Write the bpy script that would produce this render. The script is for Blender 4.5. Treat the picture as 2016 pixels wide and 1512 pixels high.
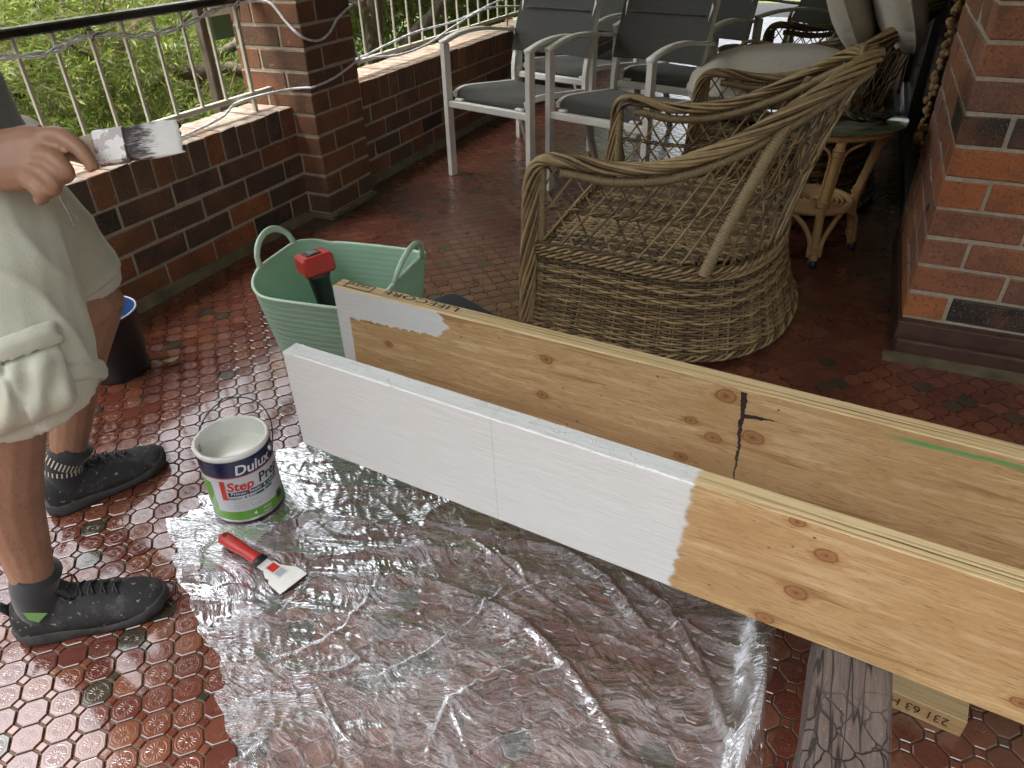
import bpy, bmesh, math, random
import numpy as np
from mathutils import Vector, Matrix
for o in list(bpy.data.objects): bpy.data.objects.remove(o)
scene = bpy.context.scene
col = scene.collection
R_ = math.radians
rng = np.random.default_rng(7)
random.seed(7)
# ------------------------------------------------------------------ camera
cam = bpy.data.cameras.new('camera'); camo = bpy.data.objects.new('camera', cam); col.objects.link(camo)
cam.sensor_width = 36.0; cam.lens = 25.36; cam.clip_start = 0.02; cam.clip_end = 400
CR = np.array([[0.91339974, 0.40646168, -0.02213194], [-0.20786858, 0.51248729, 0.83315511], [-0.34998797, 0.75640312, -0.55259637]])
CC = np.array([2.18848, -2.55520, 1.18274])
camo.matrix_world = Matrix(((CR[0,0], CR[1,0], -CR[2,0], CC[0]), (CR[0,1], CR[1,1], -CR[2,1], CC[1]), (CR[0,2], CR[1,2], -CR[2,2], CC[2]), (0,0,0,1)))
scene.camera = camo
# ------------------------------------------------------------------ overcast daylight
SUN_EL, SUN_AZ = R_(72), R_(240)
world = bpy.data.worlds.new('World'); scene.world = world; world.use_nodes = True
wn = world.node_tree; wn.nodes.clear()
sky = wn.nodes.new('ShaderNodeTexSky'); sky.sky_type = 'NISHITA'; sky.sun_disc = False
sky.sun_elevation = SUN_EL; sky.sun_rotation = SUN_AZ; sky.air_density = 1.0; sky.dust_density = 6.0; sky.ozone_density = 1.0
hs = wn.nodes.new('ShaderNodeHueSaturation'); hs.inputs['Saturation'].default_value = 0.25
bg = wn.nodes.new('ShaderNodeBackground'); bg.inputs['Strength'].default_value = 0.15
wo = wn.nodes.new('ShaderNodeOutputWorld')
wn.links.new(sky.outputs[0], hs.inputs['Color']); wn.links.new(hs.outputs[0], bg.inputs['Color']); wn.links.new(bg.outputs[0], wo.inputs[0])
sl = bpy.data.lights.new('sun', 'SUN'); sl.energy = 1.2; sl.angle = R_(14); sl.color = (1.0, 0.97, 0.92)
so = bpy.data.objects.new('sun', sl); col.objects.link(so)
# sun direction: towards the sky point of the same azimuth (Nishita: rotation measured from +Y towards +X, clockwise)
sd = Vector((math.sin(SUN_AZ)*math.cos(SUN_EL), math.cos(SUN_AZ)*math.cos(SUN_EL), math.sin(SUN_EL)))
so.rotation_euler = (-sd).to_track_quat('-Z', 'Y').to_euler(); so.location = (-3, -4, 6)
vs = scene.view_settings; vs.view_transform = 'Standard'; vs.look = 'None'; vs.exposure = 2.2; vs.gamma = 1.0; vs.use_curve_mapping = False
scene.render.engine = 'CYCLES'
try:
    scene.cycles.max_bounces = 12; scene.cycles.transparent_max_bounces = 24; scene.cycles.caustics_reflective = False; scene.cycles.caustics_refractive = False
except Exception: pass

# ------------------------------------------------------------------ material helper
class G:
    def __init__(s, name):
        s.m = bpy.data.materials.new(name); s.m.use_nodes = True; s.t = s.m.node_tree; s.t.nodes.clear()
        s.out = s.t.nodes.new('ShaderNodeOutputMaterial')
    def n(s, ty, ins=None, out=0, **pr):
        nd = s.t.nodes.new('ShaderNode' + ty)
        for k, v in pr.items(): setattr(nd, k, v)
        for k, v in (ins or {}).items():
            i = nd.inputs[k]
            if isinstance(v, bpy.types.NodeSocket): s.t.links.new(v, i)
            else: i.default_value = v if not (isinstance(v, tuple) and len(v) == 3 and i.type == 'RGBA') else (*v, 1)
        return nd.outputs[out]
    def math(s, op, a, b=0.0, c=None, clamp=False):
        ins = {0: a, 1: b}
        if c is not None: ins[2] = c
        return s.n('Math', ins, operation=op, use_clamp=clamp)
    def coord(s, which='Object'): return s.n('TexCoord', out=['Generated','Normal','UV','Object','Camera','Window','Reflection'].index(which))
    def noise(s, vec, scale, detail=4, rough=.55, dist=0.0, fac=True): return s.n('TexNoise', {'Vector': vec, 'Scale': scale, 'Detail': detail, 'Roughness': rough, 'Distortion': dist}, out=0 if fac else 1)
    def map(s, vec, sc=(1,1,1), loc=(0,0,0), rot=(0,0,0)): return s.n('Mapping', {'Vector': vec, 'Scale': sc, 'Location': loc, 'Rotation': rot})
    def ramp(s, f, stops, interp='LINEAR'):
        nd = s.t.nodes.new('ShaderNodeValToRGB'); s.t.links.new(f, nd.inputs[0]); e = nd.color_ramp.elements; nd.color_ramp.interpolation = interp
        while len(e) < len(stops): e.new(0.5)
        for el, (p, c) in zip(e, stops): el.position = p; el.color = (*c, 1) if len(c) == 3 else c
        return nd.outputs[0]
    def mix(s, f, a, b, bt='MIX'):
        nd = s.t.nodes.new('ShaderNodeMix'); nd.data_type = 'RGBA'; nd.blend_type = bt
        for k, v in ((0, f), (6, a), (7, b)):
            i = nd.inputs[k]
            if isinstance(v, bpy.types.NodeSocket): s.t.links.new(v, i)
            else: i.default_value = (*v, 1) if isinstance(v, tuple) and len(v) == 3 else v
        return nd.outputs[2]
    def maprange(s, f, a, b, c=0.0, d=1.0): return s.n('MapRange', {0: f, 1: a, 2: b, 3: c, 4: d})
    def sep(s, vec):
        nd = s.t.nodes.new('ShaderNodeSeparateXYZ'); s.t.links.new(vec, nd.inputs[0]); return nd.outputs
    def bump(s, h, st=.3, dist=.01, nrm=None):
        ins = {'Height': h, 'Strength': st, 'Distance': dist}
        if nrm is not None: ins['Normal'] = nrm
        return s.n('Bump', ins)
    def bsdf(s, **k):
        return s.n('BsdfPrincipled', {kk.replace('_', ' '): v for kk, v in k.items()})
    def done(s, sh):
        s.t.links.new(sh, s.out.inputs[0]); return s.m
def simple(name, c, rough=.5, var=.12, scale=30, bump=.0, metal=0.0, spec=.5, coat=0.0, bscale=None):
    g = G(name); v = g.coord(); f = g.noise(v, scale, 5)
    lo = tuple(max(0, x*(1-var)) for x in c); hi = tuple(min(1, x*(1+var)) for x in c)
    k = dict(Base_Color=g.mix(g.maprange(f, .3, .7), lo, hi), Roughness=g.maprange(f, .2, .8, max(.02, rough-.08), min(1, rough+.08)), Metallic=metal, Specular_IOR_Level=spec, Coat_Weight=coat)
    if bump: k['Normal'] = g.bump(g.noise(v, bscale or scale*4, 4), bump, .004)
    return g.done(g.bsdf(**k))
M = {}
# bricks: colour of the single brick comes from the object colour, mottling from noise
def brickmat(name, mass):
    g = G(name); v = g.coord()
    if mass:
        r = g.n('NewGeometry', out=8)
        base = g.ramp(r, [(0, (.055,.034,.026)), (.25, (.11,.05,.033)), (.5, (.16,.064,.036)), (.75, (.21,.078,.038)), (1, (.30,.10,.042))])
        rr = r
    else:
        oi = g.t.nodes.new('ShaderNodeObjectInfo'); base = oi.outputs['Color']; rr = oi.outputs['Random']
    vv = g.n('VectorMath', {0: v, 1: g.n('CombineXYZ', {0: g.math('MULTIPLY', rr, 37.), 1: g.math('MULTIPLY', rr, 91.), 2: g.math('MULTIPLY', rr, 13.)})}, operation='ADD')
    n1 = g.noise(vv, 9, 4, .6); n2 = g.noise(vv, 115, 3, .65); n3 = g.noise(vv, 260, 2)
    c = g.mix(g.maprange(n1, .42, .72, 0, .55), base, (.06,.044,.036))
    c = g.mix(g.maprange(g.noise(vv, 6, 3, .6), .5, .68, 0, .55), c, g.mix(.5, base, (.40,.15,.06)))
    c = g.mix(g.maprange(n2, .54, .66, 0, .62), c, (.05,.035,.03))
    c = g.mix(g.maprange(n3, .60, .70, 0, .5), c, (.42,.30,.20))
    c = g.mix(g.maprange(g.noise(vv, 22, 3), .68, .76, 0, .35), c, (.40,.36,.31))
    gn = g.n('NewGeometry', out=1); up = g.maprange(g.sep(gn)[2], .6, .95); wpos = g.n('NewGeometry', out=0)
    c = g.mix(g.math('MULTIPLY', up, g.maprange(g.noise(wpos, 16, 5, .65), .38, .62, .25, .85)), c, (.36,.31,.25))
    h = g.math('ADD', g.math('MULTIPLY', n2, .7), g.math('MULTIPLY', n3, .5))
    return g.done(g.bsdf(Base_Color=c, Roughness=.78, Specular_IOR_Level=.35, Normal=g.bump(h, .55, .003)))
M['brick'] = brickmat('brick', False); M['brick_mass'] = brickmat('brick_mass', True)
g = G('mortar'); v = g.coord(); n = g.noise(v, 60, 5, .65)
c = g.mix(g.maprange(n, .3, .7), (.30,.26,.19), (.47,.42,.33)); c = g.mix(g.maprange(g.noise(v, 6, 3), .5, .75, 0, .6), c, (.22,.20,.14))
M['mortar'] = g.done(g.bsdf(Base_Color=c, Roughness=.9, Normal=g.bump(g.noise(v, 140, 5), .7, .004)))
# glazed octagon tiles with an embossed rosette (uv = tile-local metres x 20)
def tilemat(name, mass, rosette=True):
    g = G(name); uv = g.coord('UV'); pos = g.n('NewGeometry', out=0)
    if mass: r = g.n('NewGeometry', out=8)
    else:
        oi = g.t.nodes.new('ShaderNodeObjectInfo'); r = oi.outputs['Random']
    base = g.ramp(r, [(0, (.095,.027,.017)), (.3, (.12,.034,.020)), (.55, (.155,.055,.028)), (.8, (.11,.030,.019)), (.945, (.09,.025,.017)), (.95, (.045,.034,.02)), (1, (.036,.03,.02))])
    blot = g.noise(pos, 55, 4, .6)
    c = g.mix(g.maprange(blot, .55, .75, 0, .5), base, (.06,.017,.011))
    dustm = g.maprange(g.math('ADD', g.noise(pos, 3.2, 5, .65), g.math('MULTIPLY', g.math('SUBTRACT', g.sep(pos)[0], 2.12), .62)), .62, .9)
    dustm = g.math('MULTIPLY', dustm, g.maprange(g.sep(pos)[1], -.9, -1.5), clamp=True)
    c = g.mix(g.math('MULTIPLY', dustm, .5), c, (.23,.15,.11))
    grit = g.maprange(g.noise(pos, 420, 2), .70, .76)
    c = g.mix(g.math('MULTIPLY', grit, g.math('MULTIPLY', dustm, .55)), c, (.5,.42,.34))
    fine = g.noise(pos, 230, 3, .6); mid = g.noise(pos, 70, 3, .55)
    h = g.math('ADD', g.math('MULTIPLY', fine, .22), g.math('MULTIPLY', mid, .85))
    if rosette:
        s = g.sep(uv); x, y = s[0], s[1]
        rad = g.math('SQRT', g.math('ADD', g.math('MULTIPLY', x, x), g.math('MULTIPLY', y, y)))
        th = g.math('ARCTAN2', y, x)
        pet = g.math('ABSOLUTE', g.math('COSINE', g.math('MULTIPLY', th, 8.0)))
        ring = g.math('MULTIPLY', g.maprange(rad, .12, .17), g.maprange(rad, .34, .29))
        ring2 = g.math('MULTIPLY', g.maprange(rad, .36, .385), g.maprange(rad, .43, .405))
        cen = g.maprange(rad, .10, .06)
        wr = g.maprange(g.math('FRACT', g.math('MULTIPLY', r, 17.31)), .1, .8, .25, 1.0)
        h = g.math('ADD', h, g.math('MULTIPLY', wr, g.math('ADD', g.math('MULTIPLY', pet, g.math('MULTIPLY', ring, 1.1)), g.math('ADD', g.math('MULTIPLY', ring2, .5), cen))))
    plain = g.maprange(g.sep(pos)[1], -1.15, -.55, 1.0, .10)
    wet = g.noise(pos, 5, 3)
    ro = g.math('ADD', g.math('ADD', g.maprange(wet, .35, .7, .10, .20), g.math('MULTIPLY', dustm, .42)), g.maprange(plain, 1.0, .1, 0, .15))
    return g.done(g.bsdf(Base_Color=c, Roughness=ro, Specular_IOR_Level=.75, Coat_Weight=1.0, Coat_IOR=1.65, Coat_Roughness=g.maprange(plain, 1.0, .1, .07, .25), Normal=g.bump(g.math('MULTIPLY', h, plain), .6, .0013)))
M['tile'] = tilemat('tile', False); M['tile_mass'] = tilemat('tile_mass', True); M['dot'] = tilemat('dot_tile', True, False)
g = G('grout'); pos = g.n('NewGeometry', out=0)
M['grout'] = g.done(g.bsdf(Base_Color=g.mix(g.maprange(g.noise(pos, 8, 4), .3, .7), (.05,.036,.022), (.13,.10,.062)), Roughness=.55, Normal=g.bump(g.noise(pos, 300, 3), .5, .002)))
M['twig'] = simple('twig', (.20,.145,.09), .9, .3)
M['cream'] = simple('cream_metal', (.46,.43,.35), .4, .08)
M['handrail'] = simple('dark_handrail', (.02,.016,.015), .14, .2, spec=.8)
g = G('clear_cable'); v = g.coord(); n = g.noise(v, 60, 3)
M['cable'] = g.done(g.bsdf(Base_Color=g.mix(g.maprange(n, .4, .6), (.62,.64,.68), (.88,.89,.92)), Roughness=.16, Specular_IOR_Level=.7, Transmission_Weight=.12, IOR=1.45))
M['black'] = simple('black_plastic', (.012,.012,.013), .42, .3)
M['slate'] = simple('slate_plastic', (.035,.042,.052), .5, .15, bump=.15)
M['white_metal'] = simple('white_powder_coat', (.80,.80,.74), .42, .05, 14)
g = G('mesh_fabric'); v = g.coord()
w = g.math('MULTIPLY', g.n('TexWave', {'Vector': v, 'Scale': 150., 'Distortion': 1.5}, wave_type='BANDS', bands_direction='X'), g.n('TexWave', {'Vector': v, 'Scale': 150., 'Distortion': 1.5}, wave_type='BANDS', bands_direction='Z'))
M['fabric'] = g.done(g.bsdf(Base_Color=g.mix(g.maprange(g.noise(v, 220, 2), .3, .7), (.044,.044,.039), (.082,.082,.072)), Roughness=.85, Sheen_Weight=.2, Normal=g.bump(w, .3, .002)))
g = G('linen_cushion'); v = g.coord(); n = g.noise(g.map(v, (1, 1, 14)), 60, 3); n2 = g.noise(v, 5, 4)
c = g.mix(g.maprange(n, .35, .65), (.46,.42,.34), (.57,.53,.44)); c = g.mix(g.maprange(n2, .5, .8, 0, .4), c, (.38,.34,.27))
M['linen'] = g.done(g.bsdf(Base_Color=c, Roughness=.95, Sheen_Weight=.3, Normal=g.bump(g.math('ADD', n, g.math('MULTIPLY', n2, 3.)), .3, .004)))
def wickermat(name, dark, mid, lite):
    g = G(name); v = g.coord(); r = g.n('NewGeometry', out=8); n = g.noise(v, 38, 3); fn = g.noise(v, 300, 2)
    f = g.math('ADD', g.math('MULTIPLY', r, .72), g.math('MULTIPLY', n, .5))
    c = g.ramp(f, [(.14, dark), (.5, mid), (.92, lite)])
    return g.done(g.bsdf(Base_Color=c, Roughness=.5, Specular_IOR_Level=.45, Normal=g.bump(fn, .3, .001)))
M['wicker'] = wickermat('wicker', (.035,.022,.012), (.14,.092,.044), (.36,.26,.125))
M['cane_wrap'] = wickermat('cane_wrap', (.07,.048,.024), (.19,.135,.065), (.28,.21,.11))
M['rattan'] = wickermat('rattan_pole', (.28,.16,.06), (.42,.26,.10), (.52,.35,.16))
g = G('smoked_glass'); 
M['glass'] = g.done(g.bsdf(Base_Color=(.42,.56,.47), Roughness=.03, Transmission_Weight=1.0, IOR=1.5))
g = G('tub_plastic'); v = g.coord(); z = g.sep(v)[2]; n = g.noise(v, 12, 4)
bs = g.bsdf(Base_Color=g.mix(g.maprange(n, .3, .7), (.40,.60,.45), (.46,.66,.51)), Roughness=.42, Normal=g.bump(g.noise(v, 160, 3), .1, .002))
tr = g.n('BsdfTranslucent', {'Color': (.38,.66,.46)})
M['tub'] = g.done(g.n('MixShader', {0: .28, 1: bs, 2: tr}))
M['tub_rim'] = simple('tub_rim', (.46,.62,.48), .4, .08)
M['red'] = simple('red_plastic', (.42,.025,.02), .4, .15)
g = G('wet_primer'); v = g.coord()
M['primer'] = g.done(g.bsdf(Base_Color=(.80,.81,.74), Roughness=.12, Coat_Weight=.4))
M['primer_dry'] = simple('primer_on_tin', (.74,.75,.70), .4, .06, bump=.2)
M['tin'] = simple('tin', (.45,.46,.46), .35, .15, metal=.8)
M['label_white'] = simple('label_silver', (.60,.62,.64), .35, .06)
M['navy'] = simple('label_navy', (.012,.016,.06), .3, .1); M['label_red'] = simple('label_red', (.55,.03,.015), .35, .08)
M['label_green'] = simple('label_green', (.13,.34,.04), .35, .12); M['ink'] = simple('ink', (.02,.02,.022), .6, .2); M['label_txt'] = simple('label_print', (.75,.76,.77), .4, .04)
M['teal'] = simple('label_teal', (.03,.20,.16), .4, .1); M['label_grey'] = simple('label_grey', (.36,.38,.40), .4, .1)
# LVL timber. object space: x along, y through the thickness, z up. paint = None / 'front' / 'rear'
def lvl(name, knots, paint, stains=()):
    g = G(name); v = g.coord(); x, y, z = g.sep(v)[:3]
    nrm = g.sep(g.n('TexCoord', out=1))
    sv = g.map(v, (1.0, 9, 13)); gr = g.noise(sv, 4.5, 6, .62, .6); fineg = g.noise(g.map(v, (3, 60, 110)), 6, 4, .6)
    patch = g.noise(g.map(v, (1.5, 4, 4)), 2.6, 3)
    d = None; kn = None
    for kx, kz, kr in knots:
        dx = g.math('MULTIPLY', g.math('SUBTRACT', x, kx), .72); dz = g.math('SUBTRACT', z, kz)
        dd = g.math('DIVIDE', g.math('SQRT', g.math('ADD', g.math('MULTIPLY', dx, dx), g.math('MULTIPLY', dz, dz))), kr)
        d = dd if d is None else g.math('MINIMUM', d, dd)
    d = g.math('ADD', d, g.math('MULTIPLY', g.math('SUBTRACT', g.noise(v, 60, 3), .5), .62))
    warp = g.math('MULTIPLY', g.maprange(d, 2.2, 0.6), .16)
    f = g.math('ADD', gr, warp)
    c = g.ramp(f, [(.32, (.62,.45,.25)), (.42, (.56,.385,.195)), (.50, (.44,.275,.12)), (.56, (.54,.365,.175)), (.63, (.38,.225,.095)), (.74, (.26,.14,.06))])
    c = g.mix(g.maprange(fineg, .5, .75, 0, .30), c, (.30,.17,.07))
    c = g.mix(g.maprange(patch, .46, .66, 0, .6), c, (.40,.235,.10))
    c = g.mix(g.maprange(g.noise(g.map(v, (5, 20, 55)), 7, 4, .7), .57, .66, 0, .65), c, (.17,.10,.045))
    speck = g.n('TexVoronoi', {'Vector': g.map(v, (1, 0, 1.6)), 'Scale': 34.}, out=0)
    c = g.mix(g.math('MULTIPLY', g.maprange(speck, .11, .06), g.maprange(g.noise(v, 5, 3), .45, .55)), c, (.07,.04,.025))
    rings = g.math('ADD', g.math('MULTIPLY', g.math('SINE', g.math('MULTIPLY', d, 11.)), .45), g.math('MULTIPLY', g.math('SUBTRACT', g.noise(v, 140, 3), .5), 2.4))
    kc = g.mix(g.maprange(rings, -1, 1), (.17,.065,.025), (.36,.17,.07))
    c = g.mix(g.maprange(d, 1.05, .8), c, kc)
    c = g.mix(g.math('MULTIPLY', g.maprange(d, 1.9, 1.0), .35), c, (.42,.22,.08))
    c = g.mix(g.math('MULTIPLY', g.maprange(g.math('ABSOLUTE', g.math('SUBTRACT', d, .92)), .20, .05), .6), c, (.13,.055,.022))
    c = g.mix(g.maprange(d, .32, .18, 0, .7), c, (.11,.045,.02))
    if paint == 'rear':
        # burnt black resin crack, with a side branch, and a green crayon line
        nz = g.math('MULTIPLY', g.math('SUBTRACT', g.noise(v, 45, 4, .7), .5), .03)
        cx = g.math('ADD', g.math('MULTIPLY', g.math('SUBTRACT', .22, z), .055), .893)
        wd = g.maprange(z, .03, .2, .0010, .0048)
        s1 = g.math('MULTIPLY', g.math('LESS_THAN', g.math('ABSOLUTE', g.math('ADD', g.math('SUBTRACT', x, cx), g.math('MULTIPLY', nz, .55))), wd), g.math('MULTIPLY', g.math('GREATER_THAN', z, .022), g.math('LESS_THAN', z, .213)))
        bz = g.math('SUBTRACT', .166, g.math('MULTIPLY', g.math('SUBTRACT', x, .9), -.12))
        s2 = g.math('MULTIPLY', g.math('LESS_THAN', g.math('ABSOLUTE', g.math('ADD', g.math('SUBTRACT', z, bz), g.math('MULTIPLY', nz, .4))), g.maprange(x, .9, .955, .0055, .0004)), g.math('MULTIPLY', g.math('GREATER_THAN', x, .897), g.math('LESS_THAN', x, .956)))
        c = g.mix(g.math('MAXIMUM', s1, s2), c, (.018,.008,.008))
        halo = g.math('MULTIPLY', g.maprange(g.math('ABSOLUTE', g.math('SUBTRACT', x, cx)), .05, .0), g.maprange(g.noise(g.map(v, (3, 1, 20)), 20, 4, .7), .55, .7))
        c = g.mix(g.math('MULTIPLY', halo, .5), c, (.06,.04,.035))
        gl = g.math('SUBTRACT', .2, g.math('MULTIPLY', g.math('SUBTRACT', x, 1.114), -.03))
        gm = g.math('MULTIPLY', g.maprange(g.math('ABSOLUTE', g.math('SUBTRACT', z, gl)), .006, .003), g.math('MULTIPLY', g.maprange(x, 1.10, 1.16), g.maprange(fineg, .3, .5)))
        c = g.mix(g.math('MULTIPLY', gm, .8), c, (.05,.30,.09))
    # laminated edges (top / bottom / ends)
    lam = g.noise(g.map(v, (1.6, 330, 3)), 1.0, 2, .5); lam2 = g.noise(g.map(v, (7, 900, 4)), 1.0, 3, .7)
    ce = g.ramp(g.math('ADD', g.math('MULTIPLY', lam, .7), g.math('MULTIPLY', lam2, .3)), [(.36, (.10,.06,.025)), (.42, (.34,.235,.10)), (.50, (.60,.46,.24)), (.60, (.66,.53,.31)), (.68, (.40,.27,.12))])
    edge = g.math('GREATER_THAN', g.math('MAXIMUM', g.math('ABSOLUTE', nrm[2]), g.math('ABSOLUTE', nrm[0])), .6)
    c = g.mix(edge, c, ce)
    rough = .55; hgt = g.math('ADD', g.math('MULTIPLY', fineg, .6), g.math('MULTIPLY', edge, g.math('MULTIPLY', lam, 2.5)))
    if paint:
        jag = g.math('ADD', g.math('MULTIPLY', g.math('SUBTRACT', g.noise(g.map(v, (3, 150, 170)), 6, 4, .75), .5), .03), g.math('MULTIPLY', g.math('SUBTRACT', g.noise(g.map(v, (1, 8, 8)), 4, 3), .5), .035))
        if paint == 'front':
            m = g.maprange(g.math('ADD', g.math('ADD', x, jag), g.math('MULTIPLY', z, -.05)), .7755, .7705)
        else:
            # strip along the top and down the end
            j2 = g.math('ADD', g.math('MULTIPLY', g.math('SUBTRACT', g.noise(g.map(v, (14, 8, 3)), 4, 4, .7), .5), .03), 0)
            top = g.math('MULTIPLY', g.math('GREATER_THAN', g.math('ADD', z, j2), g.math('ADD', .148, g.math('MULTIPLY', x, .045))), g.math('LESS_THAN', g.math('ADD', x, g.math('ADD', g.math('MULTIPLY', jag, 1.4), g.math('MULTIPLY', g.math('ABSOLUTE', g.math('SUBTRACT', z, .188)), .9))), .30))
            m = g.math('MAXIMUM', g.math('MULTIPLY', top, g.math('LESS_THAN', z, .2185)), g.math('LESS_THAN', g.math('ADD', x, g.math('MULTIPLY', j2, .35)), .034))
            m = g.math('MULTIPLY', m, g.math('SUBTRACT', 1.0, g.math('GREATER_THAN', nrm[2], .6)))
        streak = g.noise(g.map(v, (2, 30, 90)), 5, 4, .65); thin = g.noise(g.map(v, (2.2, 5, 7)), 3, 4, .6)
        cov = g.math('MULTIPLY', m, g.maprange(g.math('ADD', g.math('MULTIPLY', streak, .5), g.math('MULTIPLY', thin, .6)), .34, .48, .90, 1.0))
        pc = g.mix(g.maprange(streak, .3, .75), (.74,.77,.755), (.60,.625,.615))
        c = g.mix(cov, c, pc)
        seam = g.math('LESS_THAN', g.math('ABSOLUTE', g.math('SUBTRACT', x, g.math('ADD', .458, g.math('MULTIPLY', z, -.03)))), .0012)
        if paint == 'front': c = g.mix(g.math('MULTIPLY', seam, .25), c, (.3,.3,.28))
        lump = g.maprange(g.noise(v, 170, 3), .58, .72)
        hgt = g.math('ADD', g.math('MULTIPLY', hgt, g.math('SUBTRACT', 1.0, g.math('MULTIPLY', m, .7))), g.math('MULTIPLY', m, g.math('ADD', g.math('MULTIPLY', streak, 1.6), g.math('MULTIPLY', g.math('MULTIPLY', lump, edge), 2.2))))
        rough = g.maprange(m, 0, 1, .58, .36)
    return g.done(g.bsdf(Base_Color=c, Roughness=rough, Normal=g.bump(hgt, .45, .0022)))
M['lvl_front'] = lvl('lvl_front', [(.972,.172,.011), (.949,.086,.012), (.918,.012,.010), (.927,.213,.008), (1.236,.038,.009), (1.75,.12,.012)], 'front')
M['lvl_rear'] = lvl('lvl_rear', [(.136,.107,.0075), (.522,.175,.010), (.513,.089,.009), (.865,.197,.013), (.811,.127,.008), (.854,.103,.011), (.921,.127,.014), (.802,.04,.009), (1.6,.1,.012)], 'rear')
M['lvl_off'] = lvl('lvl_offcut', [(.11,.05,.008), (.3,.02,.01)], None)
g = G('weathered_post'); v = g.coord(); sv = g.map(v, (40, 2.2, 40)); n = g.noise(sv, 5, 5, .65, .3)
c = g.ramp(n, [(.25, (.075,.056,.047)), (.5, (.12,.093,.08)), (.75, (.165,.132,.115))])
vo = g.n('TexVoronoi', {'Vector': g.n('VectorMath', {0: g.map(v, (1.5, 1, 1.5)), 1: g.n('VectorMath', {0: g.noise(v, 16, 3, fac=False), 'Scale': .05}, operation='SCALE')}, operation='ADD'), 'Scale': 28.}, feature='DISTANCE_TO_EDGE', out=0)
cz = g.maprange(g.sep(v)[1], -.09, -.20)
crack = g.math('MULTIPLY', g.maprange(vo, .05, .012), cz)
ln = g.noise(g.map(v, (30, 1.2, 30), (.3, 0, 0)), 1.3, 2, .4, .2); lc = g.maprange(g.math('ABSOLUTE', g.math('SUBTRACT', ln, .5)), .012, .004)
cr = g.math('MAXIMUM', crack, g.math('MULTIPLY', lc, .8))
c = g.mix(cr, c, (.006,.005,.005))
c = g.mix(g.maprange(g.noise(v, 320, 2), .7, .76, 0, .7), c, (.5,.45,.38))
M['oldpost'] = g.done(g.bsdf(Base_Color=c, Roughness=.85, Normal=g.bump(g.math('SUBTRACT', n, g.math('MULTIPLY', cr, 3.)), .6, .003)))
# thin clear polythene
g = G('polythene'); pos = g.n('NewGeometry', out=0)
wv = g.n('VectorMath', {0: pos, 1: g.n('VectorMath', {0: g.noise(pos, 3.5, 2, fac=False), 'Scale': .22}, operation='SCALE')}, operation='ADD')
def crease(rot, an, sc): return g.math('SUBTRACT', 1.0, g.math('MULTIPLY', g.math('ABSOLUTE', g.math('SUBTRACT', g.noise(g.map(wv, (1, an, 1), rot=(0, 0, rot)), sc, 3, .5), .5)), 5.0), clamp=True)
n1 = crease(.35, 5.5, 9); n2 = crease(-.75, 5.0, 11); n3 = crease(1.1, 4.0, 26); n4 = crease(.1, 7.0, 17)
wmask = g.maprange(g.noise(pos, 5.5, 3), .38, .60, .25, 1.0)
nr = g.bump(g.math('MULTIPLY', wmask, g.math('ADD', n1, g.math('ADD', g.math('MULTIPLY', n2, .8), g.math('ADD', g.math('MULTIPLY', n3, .3), g.math('MULTIPLY', n4, .7))))), .42, .005)
gl = g.n('BsdfGlossy', {'Color': (.95,.96,.98), 'Roughness': .07, 'Normal': nr}); tp = g.n('BsdfTransparent', {'Color': (.93,.93,.94)})
df = g.n('BsdfDiffuse', {'Color': (.78,.79,.80), 'Normal': nr}); tl = g.n('BsdfTranslucent', {'Color': (.8,.8,.82), 'Normal': nr})
crest = g.math('POWER', g.math('MAXIMUM', n1, g.math('MAXIMUM', n4, g.math('MULTIPLY', n2, .97))), 5.0)
milky = g.n('MixShader', {0: .5, 1: df, 2: tl})
fr = g.n('Fresnel', {'IOR': 1.36, 'Normal': nr})
a1 = g.n('MixShader', {0: g.math('ADD', g.math('ADD', g.maprange(g.noise(pos, 9, 4), .3, .75, .045, .15), g.maprange(g.sep(pos)[0], 2.17, 2.23, 0, .34)), g.math('MULTIPLY', g.math('MULTIPLY', crest, wmask), .45), clamp=True), 1: tp, 2: milky})
M['film'] = g.done(g.n('MixShader', {0: g.math('ADD', g.math('MULTIPLY', fr, .85), .0, clamp=True), 1: a1, 2: gl}))
# foliage and ground
def leafmat(name, a, b, c_):
    g = G(name); r = g.n('NewGeometry', out=8); pos = g.n('NewGeometry', out=0)
    c = g.ramp(g.math('ADD', g.math('MULTIPLY', r, .6), g.math('MULTIPLY', g.noise(pos, 2.2, 3), .45)), [(.15, a), (.5, b), (.85, c_)])
    bs = g.bsdf(Base_Color=c, Roughness=.45, Specular_IOR_Level=.4); tr = g.n('BsdfTranslucent', {'Color': g.mix(.5, c, (.22,.30,.025))})
    return g.done(g.n('MixShader', {0: .42, 1: bs, 2: tr}))
M['leaf'] = leafmat('leaf_bright', (.055,.095,.022), (.15,.205,.05), (.34,.39,.11)); M['leaf2'] = leafmat('leaf_olive', (.055,.075,.024), (.14,.165,.055), (.31,.33,.12))
g = G('bark'); v = g.coord(); n = g.noise(g.map(v, (1, 1, .3)), 24, 5, .65)
M['bark'] = g.done(g.bsdf(Base_Color=g.mix(g.maprange(n, .3, .7), (.045,.034,.026), (.17,.135,.10)), Roughness=.9, Normal=g.bump(n, .8, .01)))
g = G('lawn'); pos = g.n('NewGeometry', out=0); n = g.noise(pos, 3, 5); n2 = g.noise(pos, 90, 3)
M['lawn'] = g.done(g.bsdf(Base_Color=g.mix(g.maprange(n, .35, .65), (.05,.08,.015), (.10,.13,.03)), Roughness=.95, Normal=g.bump(n2, .8, .02)))
M['ceiling'] = simple('ceiling_board', (.64,.62,.58), .7, .06)
M['brown_base'] = simple('brown_painted_base', (.072,.036,.026), .38, .25, 18, bump=.5, bscale=90)
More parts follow.
